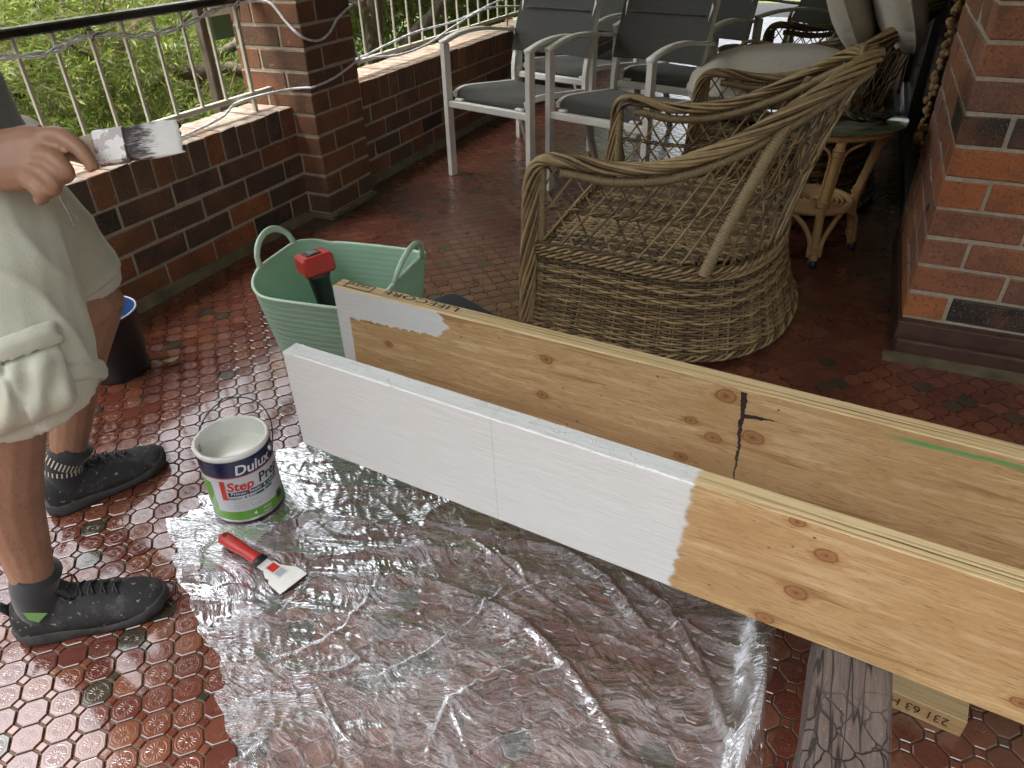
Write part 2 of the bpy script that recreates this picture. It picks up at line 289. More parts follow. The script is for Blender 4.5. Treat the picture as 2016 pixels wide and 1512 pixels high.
M['skirt'] = simple('cement_fillet', (.13,.105,.06), .8, .4, 14, bump=.6)
M['dark_timber'] = simple('dark_timber', (.02,.013,.01), .5, .2)
M['dark_glass'] = simple('dark_glass', (.008,.009,.010), .06, .1)
M['foam'] = simple('expanding_foam', (.27,.18,.075), .9, .4, 60, bump=.5)
M['green_panel'] = simple('green_panel', (.05,.10,.04), .5, .1); M['offwhite'] = simple('offwhite_panel', (.55,.56,.50), .5, .06)
g = G('skin'); v = g.coord(); n = g.noise(v, 22, 4); n2 = g.noise(v, 300, 3)
hair = g.noise(g.map(v, (1, 1, .16)), 430, 2, .5)
zz = g.sep(v)[2]
c = g.mix(g.maprange(n, .3, .7), (.26,.14,.085), (.33,.185,.118))
hm = g.math('MULTIPLY', g.maprange(hair, .60, .68), g.maprange(zz, .60, .40))
c = g.mix(g.math('MULTIPLY', hm, .5), c, (.07,.035,.02))
M['skin'] = g.done(g.bsdf(Base_Color=c, Roughness=.5, Subsurface_Weight=.12, Subsurface_Radius=(.01,.004,.002), Normal=g.bump(n2, .25, .0012)))
def cloth(name, a, b, stain=None, sc=260):
    g = G(name); v = g.coord(); n = g.noise(v, 7, 4, .6); w = g.noise(v, sc, 2)
    c = g.mix(g.maprange(n, .3, .7), a, b)
    if stain: c = g.mix(g.math('MULTIPLY', g.maprange(g.noise(g.map(v, (1, 1, .5)), 30, 5, .7), .62, .70), .6), c, stain)
    return g.done(g.bsdf(Base_Color=c, Roughness=.92, Sheen_Weight=.25, Normal=g.bump(g.math('ADD', w, g.math('MULTIPLY', n, .9)), .22, .002)))
M['shorts'] = cloth('khaki_cotton', (.44,.45,.36), (.54,.55,.45), (.74,.75,.70)); M['shirt'] = cloth('grey_marl', (.13,.135,.14), (.18,.185,.19)); M['sock'] = cloth('black_sock', (.010,.010,.012), (.02,.02,.022), sc=400)
g = G('shoe_knit'); v = g.coord(); n = g.noise(v, 14, 5, .65); w = g.noise(v, 330, 2)
c = g.mix(g.maprange(n, .3, .7), (.010,.010,.011), (.026,.027,.030)); sp = g.maprange(g.noise(v, 85, 4, .6), .63, .70)
c = g.mix(g.math('MULTIPLY', sp, .75), c, (.42,.39,.31)); c = g.mix(g.maprange(g.noise(v, 30, 5, .7), .52, .75, 0, .5), c, (.15,.135,.11))
M['shoe'] = g.done(g.bsdf(Base_Color=c, Roughness=.8, Normal=g.bump(w, .5, .002)))
M['sole'] = simple('shoe_sole', (.035,.034,.032), .7, .5, 40, bump=.3); M['lime'] = simple('lime_print', (.22,.42,.14), .6, .1); M['hair'] = simple('hair', (.02,.014,.01), .6, .3, 90, bump=.6)
M['dry_leaf'] = simple('dry_leaf', (.34,.23,.13), .8, .25); M['paint_fleck'] = simple('paint_fleck', (.66,.66,.60), .5, .05)
g = G('bristle'); v = g.coord(); x = g.sep(v)[0]; n = g.math('ADD', g.math('MULTIPLY', g.noise(g.map(v, (6, 300, 90)), 5, 3), .5), g.math('MULTIPLY', g.noise(g.map(v, (20, 50, 20)), 3, 3), .5))
M['bristle'] = g.done(g.bsdf(Base_Color=g.mix(g.maprange(g.math('ADD', x, g.math('MULTIPLY', g.math('SUBTRACT', n, .5), .14)), .062, .086), (.028,.015,.016), (.68,.69,.67)), Roughness=.5, Normal=g.bump(n, .7, .002)))
g = G('ferrule'); v = g.coord(); n = g.noise(v, 45, 4, .6)
M['ferrule'] = g.done(g.bsdf(Base_Color=g.mix(g.maprange(n, .54, .57), (.17,.15,.145), (.66,.66,.63)), Metallic=g.maprange(n, .54, .57, .7, 0), Roughness=.32))
M['offwhite2'] = simple('render_wall', (.38,.36,.32), .9, .1)
# ------------------------------------------------------------------ geometry helpers
class MB:
    def __init__(s): s.v = []; s.f = []; s.mi = []; s.uv = {}; s.c = 0
    def add(s, vs, fs, mi=0):
        b = s.c; s.v.append(np.asarray(vs, float).reshape(-1, 3)); s.c += len(s.v[-1])
        for f in fs: s.f.append(tuple(b+i for i in f)); s.mi.append(mi)
        return b
    def box(s, lo, hi, bev=0.0, mi=0, mat=None):
        lo = np.array(lo, float); hi = np.array(hi, float)
        if bev <= 0:
            vs = [(x, y, z) for z in (lo[2], hi[2]) for y in (lo[1], hi[1]) for x in (lo[0], hi[0])]
            fs = [(0,2,3,1), (4,5,7,6), (0,1,5,4), (2,6,7,3), (0,4,6,2), (1,3,7,5)]
        else:
            vs, fs = bevbox(lo, hi, bev)
        vs = np.array(vs, float)
        if mat is not None: vs = vs @ np.array(mat)[:3,:3].T + np.array(mat)[:3,3]
        s.add(vs, fs, mi)
    def tube(s, pts, r, n=8, mi=0, cap=True, up=None, flat=1.0, closed=False):
        P = np.asarray(pts, float); m = len(P); r = np.broadcast_to(np.asarray(r, float), (m,))
        T = np.gradient(P, axis=0) if not closed else (np.roll(P, -1, 0) - np.roll(P, 1, 0))
        T /= np.maximum(np.linalg.norm(T, axis=1), 1e-9)[:, None]
        u = np.array(up if up is not None else ((0, 0, 1) if abs(T[0][2]) < .9 else (1, 0, 0)), float)
        N = []
        for t in T:
            u = u - t*(u@t); L = np.linalg.norm(u)
            if L < 1e-6: u = np.cross(t, (1, .3, .2)); L = np.linalg.norm(u)
            u = u/L; N.append(u)
        N = np.array(N); B = np.cross(T, N); a = np.arange(n)*2*np.pi/n
        V = P[:, None] + r[:, None, None]*(np.cos(a)[None, :, None]*N[:, None]*flat + np.sin(a)[None, :, None]*B[:, None])
        fs = []
        for i in range(m if closed else m-1):
            j = (i+1) % m
            for k in range(n): l = (k+1) % n; fs.append((i*n+k, i*n+l, j*n+l, j*n+k))
        if cap and not closed: fs += [tuple(range(n))[::-1], tuple((m-1)*n+k for k in range(n))]
        s.add(V.reshape(-1, 3), fs, mi)
    def loft(s, rings, mi=0, cap0=True, cap1=True):
        rings = np.asarray(rings, float); m, n = rings.shape[:2]; fs = []
        for i in range(m-1):
            for k in range(n): l = (k+1) % n; fs.append((i*n+k, i*n+l, (i+1)*n+l, (i+1)*n+k))
        if cap0: fs.append(tuple(range(n))[::-1])
        if cap1: fs.append(tuple((m-1)*n+k for k in range(n)))
        s.add(rings.reshape(-1, 3), fs, mi)
    def lathe(s, prof, c=(0, 0, 0), n=40, mi=0, cap=False):
        a = np.arange(n)*2*np.pi/n
        s.loft([[(c[0]+r*np.cos(t), c[1]+r*np.sin(t), c[2]+z) for t in a] for r, z in prof], mi, cap, cap)
    def grid(s, F, mi=0):
        F = np.asarray(F, float); m, n = F.shape[:2]
        s.add(F.reshape(-1, 3), [(i*n+k, i*n+k+1, (i+1)*n+k+1, (i+1)*n+k) for i in range(m-1) for k in range(n-1)], mi)
    def prism(s, poly, z0, z1, mi=0):
        n = len(poly); vs = [(x, y, z0) for x, y in poly] + [(x, y, z1) for x, y in poly]
        s.add(vs, [tuple(range(n))[::-1], tuple(range(n, 2*n))] + [(k, (k+1) % n, n+(k+1) % n, n+k) for k in range(n)], mi)
    def mesh(s, name, mats, smooth=False):
        me = bpy.data.meshes.new(name); V = np.concatenate(s.v) if s.v else np.zeros((0, 3))
        me.from_pydata(V.tolist(), [], s.f)
        for m in (mats if isinstance(mats, (list, tuple)) else [mats]): me.materials.append(m)
        if any(s.mi): me.polygons.foreach_set('material_index', s.mi)
        if smooth: me.polygons.foreach_set('use_smooth', [True]*len(me.polygons))
        me.update(); return me
    def build(s, name, mats, parent=None, smooth=False, loc=None, rot=None):
        return link(name, s.mesh(name, mats, smooth), parent, loc, rot)
def bevbox(lo, hi, b):
    bm = bmesh.new(); bmesh.ops.create_cube(bm, size=1.0)
    for v in bm.verts: v.co = Vector(((lo[i]+hi[i])/2 + v.co[i]*(hi[i]-lo[i]) for i in range(3)))
    bmesh.ops.bevel(bm, geom=list(bm.edges), offset=b, segments=1, affect='EDGES')
    bm.verts.index_update(); vs = [tuple(v.co) for v in bm.verts]; fs = [tuple(v.index for v in f.verts) for f in bm.faces]; bm.free()
    return vs, fs
def link(name, me, parent=None, loc=None, rot=None):
    o = bpy.data.objects.new(name, me); col.objects.link(o)
    if parent is not None: o.parent = parent
    if loc is not None: o.location = loc
    if rot is not None: o.rotation_euler = rot
    return o
def thing(name, label, cat, loc=(0, 0, 0), rot=(0, 0, 0), group=None):
    o = bpy.data.objects.new(name, None); col.objects.link(o); o.location = loc; o.rotation_euler = rot; o.empty_display_size = .05
    return tag(o, label, cat, group)
def tag(o, label, cat, group=None):
    o['label'] = label; o['category'] = cat
    if group: o['group'] = group
    return o
def structure(o, label=None):
    o['kind'] = 'structure'
    if label: o['label'] = label
    return o
def stuff(o): o['kind'] = 'stuff'; return o
def crom(P, n):
    P = np.asarray(P, float); Q = np.vstack([2*P[0]-P[1], P, 2*P[-1]-P[-2]]); m = len(P)-1; out = []
    for t in np.linspace(0, m, n):
        i = min(int(t), m-1); f = t-i; a, b, c, d = Q[i:i+4]
        out.append(.5*((2*b)+(-a+c)*f+(2*a-5*b+4*c-d)*f*f+(-a+3*b-3*c+d)*f**3))
    return np.array(out)
def resample(P, n):
    P = np.asarray(P, float); L = np.r_[0, np.cumsum(np.linalg.norm(np.diff(P, axis=0), axis=1))]; t = np.linspace(0, L[-1], n)
    return np.stack([np.interp(t, L, P[:, k]) for k in range(P.shape[1])], 1)
def proj(P):
    d = (np.asarray(P, float)-CC) @ CR.T; w = np.maximum(d[..., 2], 1e-6)
    return 512+721.3*d[..., 0]/w, 384-721.3*d[..., 1]/w, d[..., 2]
def inframe(P, m=40):
    x, y, w = proj(P); return (w > .1) & (x > -m) & (x < 1024+m) & (y > -m) & (y < 768+m)
def vnoise(P, sc, seed=0):
    # cheap smooth pseudo-noise from sines, vectorised
    r = np.random.default_rng(seed); out = 0
    for k in range(7):
        d = r.normal(size=3); d /= np.linalg.norm(d); out = out+np.sin(P@d*sc*(1+.37*k)+r.uniform(0, 6.28))/(1+.35*k)
    return out/3.2
def solid(mb, name, mats, voxel, parent=None, smooth_it=6, disp=None):
    """one continuous surface out of overlapping closed volumes"""
    o = mb.build('tmp', mats); m = o.modifiers.new('r', 'REMESH'); m.mode = 'VOXEL'; m.voxel_size = voxel; m.use_smooth_shade = True
    if smooth_it: k = o.modifiers.new('s', 'SMOOTH'); k.factor = .5; k.iterations = smooth_it
    dg = bpy.context.evaluated_depsgraph_get(); me = bpy.data.meshes.new_from_object(o.evaluated_get(dg)); me.name = name
    bpy.data.objects.remove(o)
    if disp is not None:
        n = len(me.vertices); co = np.empty(n*3); me.vertices.foreach_get('co', co); co = co.reshape(-1, 3); no = np.empty(n*3); me.vertices.foreach_get('normal', no)
        co = co+no.reshape(-1, 3)*disp(co)[:, None]; me.vertices.foreach_set('co', co.ravel()); me.update()
    if not me.materials:
        for q in (mats if isinstance(mats, (list, tuple)) else [mats]): me.materials.append(q)
    me.polygons.foreach_set('use_smooth', [True]*len(me.polygons))
    return link(name, me, parent)
def text_mesh(s, size, bold=0.0, spacing=1.0):
    cu = bpy.data.curves.new('t', 'FONT'); cu.body = s; cu.size = size; cu.offset = bold; cu.space_character = spacing; cu.resolution_u = 3
    o = bpy.data.objects.new('t', cu); col.objects.link(o); bpy.context.view_layer.update()
    dg = bpy.context.evaluated_depsgraph_get(); me = bpy.data.meshes.new_from_object(o.evaluated_get(dg))
    V = np.array([v.co[:] for v in me.vertices]); F = [tuple(p.vertices) for p in me.polygons]
    bpy.data.objects.remove(o); bpy.data.meshes.remove(me)
    return V, F

# ------------------------------------------------------------------ the setting
mb = MB(); mb.grid([[(-40, -40, -1.6), (-40, 60, -1.6)], [(40, -40, -1.6), (40, 60, -1.6)]])
structure(mb.build('ground', M['lawn']))
mb = MB(); mb.box((-.23, -8.4, -.14), (9.0, 9.0, -.0045)); floor = structure(mb.build('floor', M['grout']))
mb = MB(); mb.box((-.24, -8.42, -1.6), (9.01, 9.02, -.141)); structure(mb.build('veranda_slab', M['mortar']))
mb = MB(); mb.box((-.45, -2.75, 2.45), (9.2, 9.2, 2.6)); mb.box((-.48, -2.78, 2.33), (-.45, 9.2, 2.6)); mb.box((-.45, -2.78, 2.33), (9.2, -2.75, 2.6))
structure(mb.build('ceiling', M['ceiling']))
t = thing('sky_blocker_house', 'made-up pale house behind the camera, added to block low sky', 'house')  # unseen house, added to cut off low sky light from behind the camera
m_ = MB(); m_.box((-12, -14, -1.6), (16, -8.2, 3.6)); m_.build('wall', M['offwhite2'], t)
m_ = MB(); m_.add([(-12.5,-14.4,3.6), (16.5,-14.4,3.6), (16.5,-7.8,3.6), (-12.5,-7.8,3.6), (-9,-11.1,5.6), (13,-11.1,5.6)], [(0,1,5,4), (2,3,4,5), (1,2,5), (3,0,4), (3,2,1,0)]); m_.build('roof', M['bark'], t)
for x in (-8, -3, 2, 7, 12): m_ = MB(); m_.box((x-.8,-8.24,.6), (x+.8,-8.17,2.1)); w_ = m_.build('window', M['cream'], t); m_ = MB(); m_.box((x-.72,-8.165,.68), (x+.72,-8.16,2.02)); m_.build('pane', M['dark_glass'], w_)
# octagon mosaic laid at 45 degrees
PT = .0525; TA = R_(44.3); e1 = np.array([math.cos(TA), math.sin(TA)]); e2 = np.array([e1[1], -e1[0]]); T0 = np.array([1.1513, -2.0809])
HB = PT/2-.0017; CUT = .0115
def octo(h, c): return [(h, -h+c), (h, h-c), (h-c, h), (-h+c, h), (-h, h-c), (-h, -h+c), (-h+c, -h), (h-c, -h)]
def tile_geo(h, c, bev=.0016, dz=.0012, depth=.006):
    o0 = octo(h, c); o1 = octo(h-bev, c-bev*.55)
    vs = [(x, y, -depth) for x, y in o0] + [(x, y, -dz) for x, y in o0] + [(x, y, 0) for x, y in o1]
    fs = [(k, (k+1) % 8, 8+(k+1) % 8, 8+k) for k in range(8)] + [(8+k, 8+(k+1) % 8, 16+(k+1) % 8, 16+k) for k in range(8)] + [tuple(range(16, 24))]
    return np.array(vs, float), fs
def set_uv(me, uv):
    l = me.uv_layers.new(name='UVMap'); idx = np.empty(len(me.loops), int); me.loops.foreach_get('vertex_index', idx); l.data.foreach_set('uv', np.asarray(uv)[idx].ravel())
TV, TF = tile_geo(HB, CUT); TV2, _ = tile_geo(HB, CUT, .0009, .0003)
tms = []
for k in range(3):
    m_ = MB(); m_.add(TV*(1+.006*(k-1)), TF); me = m_.mesh('tile', M['tile']); set_uv(me, TV[:, :2]*20); tms.append(me)
cent = []
for i in range(-130, 150):
    for j in range(-150, 130):
        p = T0+e1*PT*i+e2*PT*j
        if (.035 < p[0] < 2.44 and -3.3 < p[1] < 7.5) or (p[0] >= 2.44 and p[0] < 3.6 and -3.3 < p[1] < -.36): 
            if -.15 < p[1] < .50 and p[0] < .15: continue
            cent.append((p[0], p[1]))
cent = np.array(cent); C3 = np.c_[cent, np.zeros(len(cent))]
px, py, w = proj(C3)
def hidden(px, py):   # floor behind the boards, the chair base and the film: less worth a part of its own
    b = (py > 345+.27*(px-330)) & (py < 440+.317*(px-300)) & (px > 290)
    f = (px > 215) & (py > 470) & (px < 770)
    ch = (px > 520) & (px < 790) & (py < 360)
    return b | f | ch
ok = inframe(C3, 20) & ~hidden(px, py) & (px > 5)
order = np.argsort(np.where(ok, w, 99)); near = set(order[:300].tolist())
rest = MB(); uvs = []
ang = TA
def place(V, x, y, rot, tilt):
    c, s_ = math.cos(rot), math.sin(rot); W = np.c_[V[:, 0]*c-V[:, 1]*s_, V[:, 0]*s_+V[:, 1]*c, V[:, 2]+V[:, 0]*tilt[0]+V[:, 1]*tilt[1]]
    return W+np.array([x, y, 0])
for i, (x, y) in enumerate(cent):
    tl = rng.normal(0, .006, 2); dr = rng.normal(0, .012); dz = rng.normal(0, .0003)
    if i in near:
        o = link('tile', tms[i % 3], floor, (x, y, dz), (tl[1], -tl[0], ang+dr))
    else:
        rest.add(place(TV if y < -.8 else TV2, x, y, ang+dr, tl if y < -.8 else tl*.35)+np.array([0, 0, dz]), TF); uvs.append(TV[:, :2]*20)
o = rest.build('far_tiles', M['tile_mass'], floor); set_uv(o.data, np.concatenate(uvs)); stuff(o)
# the small squares between
dots = MB(); hd = CUT*.66
for (x, y) in cent:
    p = np.array([x, y])+(e1+e2)*PT/2; tl = rng.normal(0, .01 if y < -.8 else .003, 2); dr = rng.normal(0, .03)
    h = hd*.98; b = .0012 if y < -.8 else .0006; dq = -.001 if y < -.8 else -.0002; vs = np.array([(-h,-h,-.006), (h,-h,-.006), (h,h,-.006), (-h,h,-.006), (-h,-h,dq), (h,-h,dq), (h,h,dq), (-h,h,dq), (-h+b,-h+b,0), (h-b,-h+b,0), (h-b,h-b,0), (-h+b,h-b,0)], float)
    dots.add(place(vs, p[0], p[1], ang+R_(45)+dr, tl), [(0,1,5,4), (1,2,6,5), (2,3,7,6), (3,0,4,7), (4,5,9,8), (5,6,10,9), (6,7,11,10), (7,4,8,11), (8,9,10,11)])
stuff(dots.build('square_inset_tiles', M['dot'], floor))

# ------------------------------------------------------------------ brickwork
PAL = [(.085,.054,.036), (.12,.068,.040), (.145,.075,.042), (.16,.076,.042), (.11,.072,.042), (.18,.080,.040), (.09,.060,.042), (.19,.082,.040), (.13,.076,.044)]
ORANGE = (.30,.105,.040); BLACK = (.030,.024,.022); REDB = (.20,.068,.036); WARM = [(.24,.10,.058), (.28,.115,.06), (.21,.09,.055), (.25,.105,.062), (.31,.118,.052), (.20,.095,.068), (.23,.105,.066)]
BM = {}
def brick_mesh(dx, dy, dz, var):
    key = (round(dx, 3), round(dy, 3), round(dz, 3), var)
    if key not in BM:
        r = np.random.default_rng(hash(key) % 9999); vs, fs = bevbox((-dx/2, -dy/2, -dz/2), (dx/2, dy/2, dz/2), .0032)
        vs = np.array(vs)+r.normal(0, .0008, (len(vs), 3)); m_ = MB(); m_.add(vs, fs); BM[key] = m_.mesh('brick', M['brick'])
    return BM[key]
def lay(parent, bricks, limit=300):
    """bricks: (lo, hi, colour); the ones that show largest are parts, the rest one mass"""
    cs = np.array([((np.array(b[0])+np.array(b[1]))/2) for b in bricks]); _, _, w = proj(cs)
    order = np.argsort(np.where(inframe(cs, 30), w, w+50)); keep = set(order[:limit].tolist()); mass = MB(); nm = 0
    for i, (lo, hi, c) in enumerate(bricks):
        lo = np.array(lo); hi = np.array(hi); d = hi-lo; ctr = (lo+hi)/2+rng.normal(0, .0009, 3)
        if i in keep:
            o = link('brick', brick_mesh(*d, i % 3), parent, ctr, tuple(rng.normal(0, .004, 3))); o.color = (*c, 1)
        else:
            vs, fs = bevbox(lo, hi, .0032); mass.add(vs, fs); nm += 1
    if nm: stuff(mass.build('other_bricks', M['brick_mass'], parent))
def pick(): return PAL[rng.integers(len(PAL))] if rng.random() > .13 else (ORANGE if rng.random() < .6 else BLACK)
Z0 = .0276; CO = .086; BH = .076
def parapet(name, label, y0, y1, sgn, colours):
    """wall inner face at x=0, outer -.23; laid out from the pillar end y0 towards y1"""
    t = thing(name, label, 'wall'); br = []
    L = abs(y1-y0)
    for k in range(4):
        z = Z0+k*CO+.005; p = 0.0; first = .11 if k % 2 == 0 else .23
        ln = first; n = 0
        while p < L-.05:
            e = min(p+ln, L); a, b = y0+sgn*p, y0+sgn*e
            br.append(((-.11, min(a, b), z), (.0, max(a, b), z+BH), colours.get((k, n)) or pick()))
            p = e+.01; ln = .23; n += 1
    z = Z0+4*CO+.005; p = 0.0; n = 0
    while p < L-.03:
        a, b = y0+sgn*p, y0+sgn*(p+.076)
        br.append(((-.23, min(a, b), z), (.003, max(a, b), z+.11), colours.get((4, n)) or pick())); p += .086; n += 1
    lay(t, br)
    ys = sorted((y0, y1)); m_ = MB(); m_.box((-.226, ys[0], -.004), (-.0035, ys[1], z+.106)); m_.build('mortar_bed', M['mortar'], t)
    m_ = MB(); a, b = ys
    m_.add([(-.003, a, .03), (.006, a, .026), (.022, a, -.004), (-.003, a, -.004), (-.003, b, .03), (.006, b, .026), (.022, b, -.004), (-.003, b, -.004)], [(0,1,5,4), (1,2,6,5), (2,3,7,6), (0,3,2,1), (4,5,6,7), (0,4,7,3)])
    m_.build('cement_fillet', M['skirt'], t)
    return t
NW = {(3,0): (.19,.066,.032), (2,0): (.10,.062,.034), (1,1): (.26,.088,.036), (0,1): BLACK, (0,2): (.25,.085,.036), (0,3): (.24,.083,.036), (3,1): (.062,.046,.036), (3,2): (.05,.04,.036), (4,0): (.19,.068,.036), (4,1): (.06,.05,.04), (4,2): (.085,.066,.042), (4,3): (.12,.066,.042), (4,4): (.085,.07,.05), (4,5): (.22,.082,.036), (4,6): (.11,.07,.042), (4,7): (.09,.066,.04), (4,8): (.17,.072,.036), (1,4): (.20,.07,.036), (3,3): (.09,.052,.036), (2,1): (.075,.05,.036), (2,2): (.10,.058,.036), (2,3): (.10,.055,.034), (1,0): (.075,.048,.036), (1,2): (.085,.052,.036), (1,3): (.065,.044,.034), (3,4): BLACK}
parapet('brick_parapet', 'low brick parapet behind the painter, carrying the railing nearest the camera', 0.0, -5.3, -1, NW)
parapet('brick_parapet', 'low brick parapet beyond the pillar, behind the white chairs', .35, 7.4, 1, {})
# pillar: pinwheel bond
t = thing('brick_pillar', 'square brick veranda pillar standing between the two parapets', 'pillar'); br = []
for k in range(28):
    z = Z0+k*CO+.005
    cells = [((.01,0),(.12,.23)), ((-.11,.24),(.12,.35)), ((-.23,.12),(-.12,.35)), ((-.23,0),(0,.11))] if k % 2 == 0 else [((-.11,0),(.12,.11)), ((.01,.12),(.12,.35)), ((-.23,.24),(0,.35)), ((-.23,0),(-.12,.23))]
    for (a, b), (c, d) in cells:
        br.append(((a, b+.0, z), (c, d, z+BH), [(.155,.072,.04), (.19,.08,.04), (.12,.062,.038), (.175,.072,.04), (.23,.092,.045)][rng.integers(5)] if k > 1 else pick()))
lay(t, br, 112)
m_ = MB(); m_.box((-.2265, .0035, -.004), (.1165, .3465, 2.5)); m_.build('mortar_bed', M['mortar'], t)
m_ = MB(); m_.box((-.23, -.012, -.004), (.135, .362, .024), .006); m_.build('cement_fillet', M['skirt'], t)
# house wall corner
HX, HY, HZ = 2.464, -.271, .0984
t = thing('house_wall', 'red brick house wall corner on a brown painted base at the right', 'wall'); br = []
for k in range(28):
    z = HZ+k*CO+.005
    p = 0.0; ln = .11 if k % 2 == 0 else .23; n = 0
    while p < 1.5:
        c = WARM[rng.integers(len(WARM))] if rng.random() > .12 else BLACK
        if (k, n) == (0, 0): c = (.42,.155,.052)
        if (k, n) == (0, 1): c = (.026,.022,.02)
        if (k, n) == (6, 1): c = (.05,.035,.038)
        if k == 4 or k == 5: c = (.36,.125,.045)
        dep_ = .23 if (n == 0 and k % 2 == 0) else .11
        br.append(((HX+p, HY, z), (HX+p+ln, HY+dep_, z+BH), c)); p += ln+.01; ln = .23; n += 1
    p = .24 if k % 2 == 0 else .12
    while p < .86:
        e = min(p+.23, .86); br.append(((HX, HY+p, z), (HX+.11, HY+e, z+BH), WARM[rng.integers(len(WARM))])); p = e+.01
lay(t, br)
m_ = MB(); m_.box((HX+.004, HY+.004, -.004), (HX+6.5, HY+.856, 2.5)); m_.build('mortar_bed', M['mortar'], t)
m_ = MB(); m_.box((HX-.007, HY-.03, -.004), (HX+1.6, HY+.862, HZ-.003), .004); m_.box((HX-.002, HY-.052, -.004), (HX+1.6, HY-.03, .045), .006); m_.build('painted_base', M['brown_base'], t)
# cement strip where the tiles stop short of the base
m_ = MB(); m_.box((HX-.03, HY-.115, -.004), (HX+1.6, HY-.052, .0016)); m_.build('cement_strip', M['skirt'], t)
m_ = MB(); a = np.linspace(0, 2*np.pi, 17)[:-1]; m_.tube([(HX-.006, -.158+.011*math.cos(q), .407+.011*math.sin(q)) for q in a], .0018, 6, closed=True); m_.build('iron_ring', M['black'], t, True)
m_ = MB(); 
for k in range(70):
    f = k/69; z = .40+.62*f; r = .005+.011*rng.random()**1.5; c = np.array([HX-.008-.02*rng.random(), .604+.022*rng.normal(), z+.008*rng.normal()])
    a = np.arange(7)*2*np.pi/7; rings = []
    for q in (-.9, -.45, .1, .6, .92): rings.append([(c[0]+r*math.sqrt(1-q*q)*math.cos(x)*(.8+.4*rng.random()), c[1]+r*math.sqrt(1-q*q)*math.sin(x)*(.8+.4*rng.random()), c[2]+r*q*1.2) for x in a])
    m_.loft(rings)
m_.build('foam_filler', M['foam'], t, True)
# dark sliding door beyond the corner
t = thing('sliding_door', 'dark glazed sliding door in deep shade beyond the brick corner', 'door')
y = .60
for (a, b, c, d) in ((.60,.66,0,2.2), (2.05,2.11,0,2.2), (3.5,3.56,0,2.2)): m_ = MB(); m_.box((HX+.015, a, c), (HX+.075, b, d), .003); m_.build('frame_stile', M['dark_timber'], t)
for (a, b) in ((.0,.09), (2.11,2.2)): m_ = MB(); m_.box((HX+.02, .66, a), (HX+.07, 3.5, b), .003); m_.build('frame_rail', M['dark_timber'], t)
for (a, b) in ((.66,2.05), (2.11,3.5)): m_ = MB(); m_.box((HX+.04, a, .09), (HX+.05, b, 2.11)); m_.build('pane', M['dark_glass'], t)
t = thing('house_wall', 'dim brick house wall past the sliding door at the far end', 'wall')
m_ = MB(); m_.box((HX, 3.57, -.004), (HX+.3, 7.6, 2.5)); m_.build('brick_mass', M['brick_mass'], t); m_ = MB(); m_.box((1.75, 7.6, -.004), (HX+.3, 7.9, 2.45)); m_.build('added_end_wall', M['brick_mass'], t); m_ = MB(); m_.box((HX, .59, 2.2), (HX+.3, 3.57, 2.5)); m_.build('lintel', M['brick_mass'], t)  # end wall added to keep bright far sky out of the floor reflections
# railings
XR = -.087
def railing(label, y0, y1, ys, posts):
    t = thing('railing', label, 'railing')
    m_ = MB(); m_.box((XR-.026, y0, .893), (XR+.026, y1, .921), .005); m_.build('handrail', M['handrail'], t)
    m_ = MB(); m_.box((XR-.010, y0, .546), (XR+.010, y1, .566), .002); m_.build('bottom_rail', M['cream'], t)
    m_ = MB(); m_.box((-.0055, -.0055, 0), (.0055, .0055, .327), .001); me = m_.mesh('baluster', M['cream'])
    for y in ys: link('baluster', me, t, (XR, y, .566))
    m_ = MB(); m_.box((-.008, -.008, 0), (.008, .008, .407), .0015); me = m_.mesh('post', M['cream'])
    for y in posts: link('post', me, t, (XR, y, .486))
    return t
railing('cream metal railing with black handrail on the near parapet, left of the pillar', -5.2, -.005, [-.139-.1292*k for k in range(0, 39)][1:], [-.118, -1.69, -3.17, -5.17])
railing('cream metal railing on the far parapet, between pillar and white chairs', .36, 7.2, [.44+.1425*k for k in range(46) if k not in (14, 28)], [.44+.1425*14, .44+.1425*28, .37])
